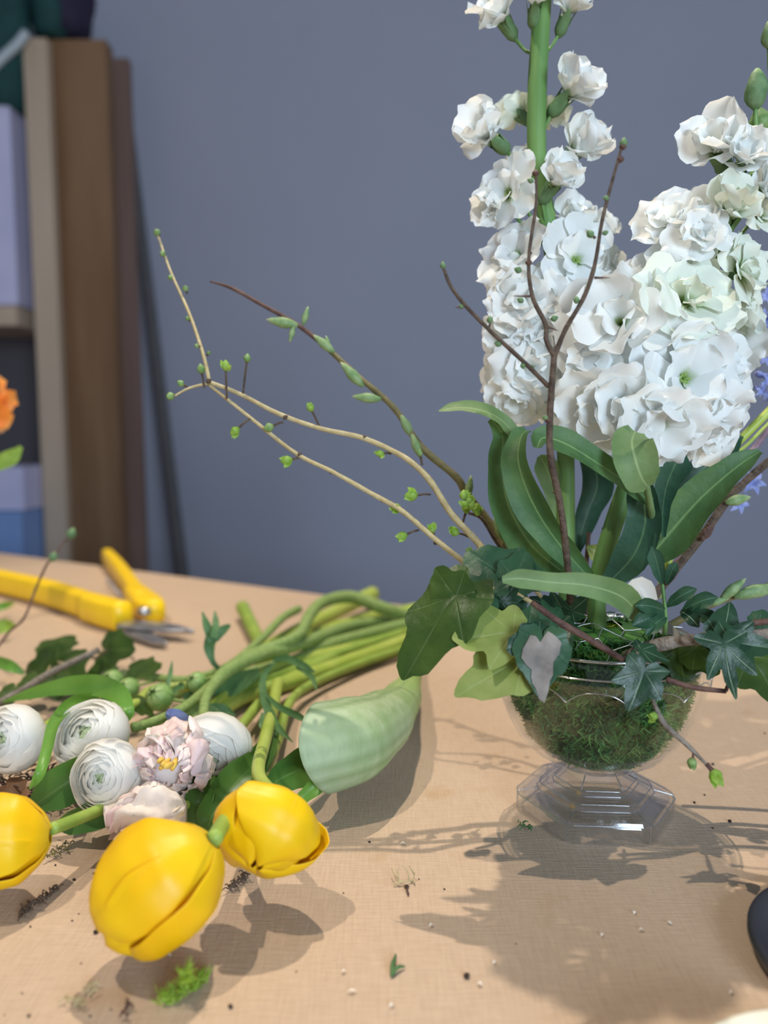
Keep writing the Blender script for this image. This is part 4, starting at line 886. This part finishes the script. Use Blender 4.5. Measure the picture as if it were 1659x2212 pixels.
fern('dark leaves under the knot of crossing stems', [([(460, 1500, .020), (500, 1480, .022), (560, 1450, .022)], [8, 24, 10]), ([(440, 1525, .024), (480, 1530, .02), (508, 1545, .016)], [5, 10, 2]), ([(395, 1505, .02), (430, 1500, .02), (470, 1470, .022)], [6, 14, 8])])
fern('silky green bracts behind the right ranunculus', [([(400, 1560, .024), (440, 1535, .028), (490, 1560, .022)], [10, 18, 8]), ([(470, 1550, .028), (500, 1575, .024), (520, 1600, .02)], [8, 14, 3])], m_sleafl)
def strap(label, mat, pts, wid, **k):
    p = TZ(pts); m_ = M(); m_.blade(p, [pxm(w_, p[0]) for w_ in wid], **k); tag(m_.build('strap_leaf', mat), label, 'leaf')
strap('long green strap leaf arching over the ranunculus to a folded end', m_tleafl, [(5, 1516, .028), (90, 1492, .036), (160, 1480, .042), (215, 1482, .046), (255, 1500, .048), (276, 1535, .044), (272, 1560, .036)], [2, 14, 20, 22, 20, 12, 4], twist=[.2, 0, -.3], cup=.25)
strap('narrow strap leaf curving down between the white flowers at left', m_tleafl, [(215, 1512, .034), (160, 1520, .042), (122, 1560, .048), (104, 1620, .046), (88, 1670, .040), (64, 1704, .032)], [14, 14, 12, 10, 9, 2], twist=[.3, .5, .2], cup=.5)
strap('dark green leaf behind the arching strap leaf', m_tleaf, [(215, 1530, .018), (250, 1510, .02), (285, 1540, .014)], [14, 22, 6], cup=.3)
o = M()
for k in range(4):
    c = T(372+k*4, 1560+k*3, .034); o.blade([c, c+V((R(-.004, .004), 0, .005)), c+V((R(-.008, .008), -.002, .008))], [.001, .003, .0008], nc=5)
tag(o.build('blue_flower', m_blue), 'scrap of blue flower between the pink and white flowers', 'flower')

# ------------------------------------------------------------------ ivy and twigs on the table at left
UP = (0, -.5, .85)
def tl(x0, y0, x1, y1, z0=.014, z1=.018): return T(x0, y0, z0), T(x1, y1, z1)
ls = []
for (x0, y0, x1, y1, wd, nn) in ((118, 1400, 150, 1364, .8, (0, -.9, .5)), (232, 1403, 288, 1400, .85, (0, -.9, .5)), (120, 1425, 84, 1400, .9, (0, -.9, .5)), (150, 1425, 182, 1405, .8, (0, -.9, .5)),
       (225, 1450, 180, 1470, .9, (0, -.85, .5)), (100, 1440, 48, 1452, .9, (0, -.85, .5)), (140, 1440, 165, 1485, 1.0, (0, -.85, .5)), (80, 1465, 60, 1508, .9, (0, -.85, .5)), (250, 1455, 215, 1488, 1.0, UP),
       (290, 1445, 348, 1440, .7, UP), (120, 1470, 130, 1510, .9, UP), (300, 1520, 335, 1545, .8, UP), (30, 1490, 5, 1530, .9, UP)):
    a_, b2 = tl(x0, y0, x1, y1, .02, .026 if y1 < y0 else .012); ls.append((a_, b2, wd, m_ivy, nn, .1, {'shape': 1}))
ivy('woody ivy sprig with small leaves lying behind the white flowers', T(100, 1455, .01),
    [(TZ([(-20, 1528, .026), (50, 1490, .030), (100, 1458, .032), (160, 1428, .034), (212, 1404, .036)]), [.0024, .0026, .0022], m_barkg),
     (TZ([(190, 1418, .022), (215, 1418, .022), (232, 1404, .022)]), [.0006, .0006], m_barkr), (TZ([(100, 1455, .018), (112, 1430, .022), (118, 1400, .024)]), [.0008, .0006], m_barky),
     (TZ([(195, 1420, .02), (225, 1435, .02), (250, 1455, .02)]), [.0006, .0005], m_barkr)], ls)
tg = thing('budded_twig', 'thin dark red twig with two round buds at the left edge', 'twig', T(0, 1400, .01))
M().tube([T(-25, 1425, .010), T(20, 1365, .030), T(52, 1335, .045), T(78, 1270, .066), T(100, 1222, .085), T(115, 1203, .092), T(135, 1175, .10), T(152, 1158, .107)], [.0012, .0011, .0010, .0008, .0007], 8, 6, wob=.15).build('branch', m_barkr, tg)
bud(tg, T(113, 1212, .09), cvec(.3, 1), 22, m_calyx, slim=.45); bud(tg, T(150, 1162, .106), cvec(.5, 1), 26, m_calyx, slim=.4)
strap('green leaf tip at the left edge behind the ivy sprig', m_tleafl, [(-20, 1425, .02), (20, 1438, .022), (52, 1455, .016)], [12, 12, 4], cup=.2)
strap('bright green leaf scrap at the left edge near the shears', m_tleafl, [(-15, 1315, .012), (10, 1308, .014), (30, 1302, .012)], [8, 8, 3], cup=.2)
strap('pale green leaf at the left edge below the dark twig', m_budb, [(-15, 1360, .012), (10, 1352, .016), (32, 1348, .012)], [12, 14, 3], cup=.2)
dm = M()
for k in range(70):
    x, y = R(-15, 150), R(1655, 1722); p = [T(x, y, R(.002, .012))]
    for q in range(3): p.append(p[-1]+V((R(-.006, .006), R(-.006, .006), R(-.003, .003))))
    for q in p: q.z = max(q.z, .001)
    dm.tube(p, [.0006, .0003], 5, 2, False)
tag(dm.build('dried_roots', m_bark), 'tangle of dried roots and moss under the white flower at left', 'roots', None, 'stuff')
ivy('brown withered ivy leaves above the left tulip', T(30, 1700, .01), [(TZ([(0, 1690, .01), (40, 1700, .016)]), [.0006, .0005], m_barkr)],
    [(T(20, 1700, .014), T(58, 1722, .012), .8, plant('withered_leaf', (.16, .07, .03, 1), (.22, .11, .05, 1), .5, 80), UP, .1, {'shape': 1})], 'leaf', 'withered_leaf')

# ------------------------------------------------------------------ shears
shr = thing('pruning_shears', 'yellow-handled pruning shears lying open at the back of the table', 'shears', T(310, 1350, .008))
def slab(m_, pts, wid, z0, z1):
    """flat body along table points, height z0..z1, rounded"""
    c = spline(pts, 6); L = len(c); rows = []
    for i, p in enumerate(c):
        t = (c[min(i+1, L-1)]-c[max(i-1, 0)]).normalized(); s_ = V((-t.y, t.x, 0)).normalized(); w_ = lerp_list(wid, i/(L-1)); h = (z1-z0)/2; zc = (z0+z1)/2
        rows.append([V((p.x, p.y, p.z))+s_*w_*math.copysign(abs(math.cos(x))**.55, math.cos(x))+V((0, 0, zc+h*math.copysign(abs(math.sin(x))**.55, math.sin(x)))) for x in [2*math.pi*k/16 for k in range(16)]])
    n0 = m_.grid(rows, close=True); m_.f.append(tuple(n0+j for j in range(16))[::-1]); e_ = n0+(L-1)*16; m_.f.append(tuple(e_+j for j in range(16))); return m_
slab(M(), [T(-70, 1268), T(20, 1288), T(100, 1308), T(165, 1330), T(205, 1346)], [.007, .0095, .0105, .010, .009], .002, .030).build('handle', m_yel, shr)
slab(M(), [T(190, 1342), T(230, 1355), T(268, 1366)], [.011, .0125, .011], .001, .031).build('handle_collar', m_yel, shr)
hb_ = M(); slab(hb_, [T(232, 1222), T(256, 1252), T(285, 1296), T(306, 1330)], [.008, .0095, .0095, .011], .004, .026); hb_.build('handle', m_yel, shr)
slab(M(), [T(292, 1310), T(320, 1338), T(338, 1350)], [.013, .016, .010], .003, .026).build('handle_collar', m_yel, shr)
slab(M(), [T(262, 1372), T(310, 1374), T(360, 1380), T(418, 1388)], [.010, .014, .012, .001], .008, .013).build('blade', m_steel, shr)
slab(M(), [T(268, 1366), T(300, 1380), T(335, 1396), T(360, 1404)], [.008, .011, .007, .001], .003, .008).build('blade', m_steel, shr)
pc = T(312, 1352); M().blob(pc+V((0, 0, .012)), (0, 0, 1), .008, .0075, 14, 4, [(0, 1), (.7, 1), (1, .6)]).build('pivot_bolt', m_steel, shr)
sp2 = M(); hel = []
for k in range(50):
    t = k/49; c = T(232, 1268)*(1-t)+T(300, 1345)*t; hel.append(c+V((.003*math.cos(k*1.1), 0, .010+.004*math.sin(k*1.1))))
sp2.tube(hel, .0011, 5, 1, False); sp2.build('spring', m_steel, shr)

# ------------------------------------------------------------------ orange flower at left, objects at right edge
of = thing('orange_flower', 'blurred orange and peach flower at the left edge', 'flower', P(-20, 900, .80))
for k in range(14):
    a_ = R(-1.4, 1.4); c = P(-40, 892, .80); d = V((math.cos(a_), R(-.5, .3), math.sin(a_))); l = pxm(R(58, 85), c)*(1 if abs(a_) < 1 else 1.15)
    m_ = M(); m_.blade([c, c+d*l*.5+V((0, -.006, .003)), c+d*l], [l*.15, l*.38, l*.2], cup=.35, wave=.2); m_.build('petal', m_org if a_ > -.4 else m_peach, of)
M().tube([P(-40, 880, .80), P(-60, 1100, .80), T(-90, 1330, .0)], .004, 8, 4).build('stem', m_tstemg, of)
m_ = M(); m_.blade([P(-30, 1010, .80), P(20, 990, .80), P(46, 965, .80)], [.006, .008, .002], nc=5); m_.build('leaf', m_budb, of)
bp = M(); rows = []; rr = .055
c = T(1642, 2110, 0)+V((rr, 0, 0))
for (z, k) in ((0, .95), (.003, .97), (.0055, .995), (.006, 1.0), (.008, 1.0), (.008, .95), (.005, .90), (.003, .84)):
    rows.append([c+V((rr*k*math.cos(x), rr*k*math.sin(x), z)) for x in [2*math.pi*j/64 for j in range(64)]])
bp.grid(rows, close=True); n_ = len(bp.v); bp.f.append(tuple(range(n_-64, n_))); bp.f.append(tuple(range(64))[::-1])
bpo = tag(bp.build('black_tray', m_black), 'rim of a round black tray at the lower right edge', 'tray')
dp = M(); rows = []; rr = .045
c = T(1690, 2178, .024); c = V((c.x, c.y-rr, 0))
for (z, k) in ((0, .5), (.004, .7), (.020, .96), (.024, 1.0), (.0245, .97), (.012, .8), (.008, .6)):
    rows.append([c+V((rr*k*math.cos(x), rr*k*math.sin(x), z)) for x in [2*math.pi*j/48 for j in range(48)]])
dp.grid(rows, close=True); n_ = len(dp.v); dp.f.append(tuple(range(n_-48, n_))); dp.f.append(tuple(range(48))[::-1])
tag(dp.build('cream_dish', m_cream), 'cream glazed dish rim in the bottom right corner', 'dish')

# ------------------------------------------------------------------ litter on the table
def crumb(x, y, px, label=None, group=None, mat=m_soil, name='soil_crumb', flat=.6):
    c = T(x, y, 0); r = pxm(px, c)/2; m_ = M(); rows = []
    rd = random.Random(int(x*7+y))
    for i in range(5):
        th = math.pi*i/4
        rows.append([c+V((r*math.sin(th)*math.cos(a_)*rd.uniform(.7, 1.2)+.0, r*math.sin(th)*math.sin(a_)*rd.uniform(.7, 1.2), r*flat*(1-math.cos(th)*rd.uniform(.85, 1)))) for a_ in [k*math.pi/3 for k in range(6)]])
    m_.grid(rows, close=True); o = m_.build(name, mat, None, False)
    tag(o, label or 'tiny crumb of dark soil on the beige tabletop', 'crumb', group or (None if label else 'soil crumbs scattered on the tabletop'))
crumb(1008, 2112, 17, 'largest black soil crumb, low in the middle of the table')
crumb(208, 2016, 13, 'black soil crumb just left of the largest tulip')
crumb(498, 2177, 12, 'black crumb near the bottom edge right of the moss tuft')
crumb(878, 1918, 12, 'dark crumb below the pale root wisp')
for (x, y, s_) in ((160, 1902, 8), (156, 1990, 5), (195, 2197, 6), (62, 2196, 8), (48, 2147, 5), (240, 2182, 5), (196, 2154, 5), (242, 2050, 7), (276, 2044, 8), (287, 1425, 9), (286, 1441, 5), (83, 1402, 4), (120, 1870, 5), (66, 2003, 5), (175, 2082, 4), (960, 1922, 5), (798, 1820, 6), (1576, 1776, 10), (1540, 1652, 7), (1522, 1718, 5), (1500, 1735, 7), (1652, 1585, 5), (742, 1930, 4), (640, 2100, 4), (10, 2194, 4), (1115, 2040, 4), (905, 1900, 4), (1540, 1790, 5), (170, 1975, 4)):
    crumb(x, y, s_)
for (x, y, l, an) in ((932, 2000, 12, .5), (1445, 1995, 12, -.6), (1385, 2010, 12, 0), (760, 2143, 20, .1), (1036, 2127, 14, -.4), (846, 2172, 12, 1.2), (1370, 1972, 8, 1.4), (364, 2064, 12, -.4), (742, 2100, 10, .2), (1580, 2146, 10, .1), (1300, 2020, 7, 1.3), (870, 1823, 12, 0), (1068, 2080, 8, 1)):
    c = T(x, y, .0006); d = V((math.cos(an), math.sin(an), 0))*pxm(l, c); m_ = M().blade([c-d/2, c+V((0, 0, .0008)), c+d/2], [.0002, .0006, .0002], nc=5, nrm=(0, 0, 1))
    tag(m_.build('pale_flake', m_flake), 'tiny pale flake lying on the beige tabletop', 'flake', 'pale flakes scattered on the tabletop')
# moss tuft
mt = M(); c = T(400, 2150, .001)
for k in range(420):
    t = R(0, 1); bx_ = c+(T(350, 2172)-c)*(t if k % 3 == 0 else 0)+(T(440, 2120)-c)*(t if k % 3 == 1 else 0)+(T(402, 2110, .014)-c)*(t if k % 3 == 2 else 0)
    bx_ = bx_+V((R(-.002, .002), R(-.002, .002), R(0, .004)))
    d = V((R(-1, 1), R(-1, 1), R(0, 1.2))).normalized()*R(.002, .005); sd = d.cross(V((R(-1, 1), 1, R(-1, 1)))).normalized()*.0004
    a0 = mt.vert(bx_-sd); a1 = mt.vert(bx_+sd); a2 = mt.vert(bx_+d, 1); mt.f.append((a0, a1, a2))
tag(mt.build('moss_tuft', m_mossy, None, False), 'bright green tuft of moss lying below the largest tulip', 'moss')
m_ = M(); m_.tube(TZ([(846, 2108, .001), (848, 2085, .002), (855, 2062, .001)]), [.0006, .0009, .0004], 6, 4); m_.tube(TZ([(846, 2108, .001), (858, 2090, .002), (874, 2088, .001)]), [.0006, .0008, .0004], 6, 4)
tag(m_.build('green_clipping', m_fern), 'small v-shaped green clipping on the table front', 'clipping')
m_ = M()
for pts in ([(850, 1910, .001), (868, 1905, .002), (890, 1902, .001), (896, 1885, .004)], [(868, 1905, .002), (852, 1890, .003), (846, 1874, .004)], [(885, 1903, .002), (882, 1885, .005), (868, 1868, .007)], [(896, 1890, .003), (884, 1870, .006)], [(893, 1902, .001), (896, 1910, .001)], [(862, 1904, .002), (858, 1880, .006)]):
    m_.tube(TZ(pts), [.0004, .0002], 5, 3, False)
tag(m_.build('root_wisp', m_barky), 'pale branching wisp of root on the table between tulips and bowl', 'root')
m_ = M(); m_.tube(TZ([(878, 1918, .001), (882, 1932, .001)]), .0005, 5, 2)
tag(m_.build('seed_stalk', m_barkr), 'short brown seed stalk below the pale root wisp', 'stalk')
def wisp(label, x0, y0, x1, y1, n, mat):
    m_ = M()
    for k in range(n):
        t = k/n; p = T(x0+(x1-x0)*t+R(-7, 7), y0+(y1-y0)*t+R(-6, 6), R(.0008, .003)); q = p+V((R(-.003, .003), R(-.003, .003), R(-.001, .001))); q.z = max(q.z, .0005)
        m_.tube([p, (p+q)/2+V((0, 0, .001)), q], .0003, 5, 2, False)
    tag(m_.build('root_litter', mat), label, 'litter')
wisp('brown root litter in the shadow below the left tulip', 42, 1978, 125, 1915, 60, m_bark)
wisp('greenish root litter between the left tulip and its leaves', 105, 1850, 150, 1825, 25, m_barko)
wisp('mossy stalk caught between the two front tulips', 497, 1918, 535, 1888, 40, m_bark)
wisp('dry stem scrap left of the moss tuft', 185, 2128, 212, 2133, 8, m_barky)
wisp('pale moss scrap below the largest tulip', 155, 2155, 175, 2172, 14, m_barky)
wisp('thin brown thread near the bottom of the table', 272, 2188, 278, 2165, 10, m_barkr)
wisp('green moss crumbs at the left corner of the glass foot', 1122, 1778, 1145, 1792, 12, m_fern)
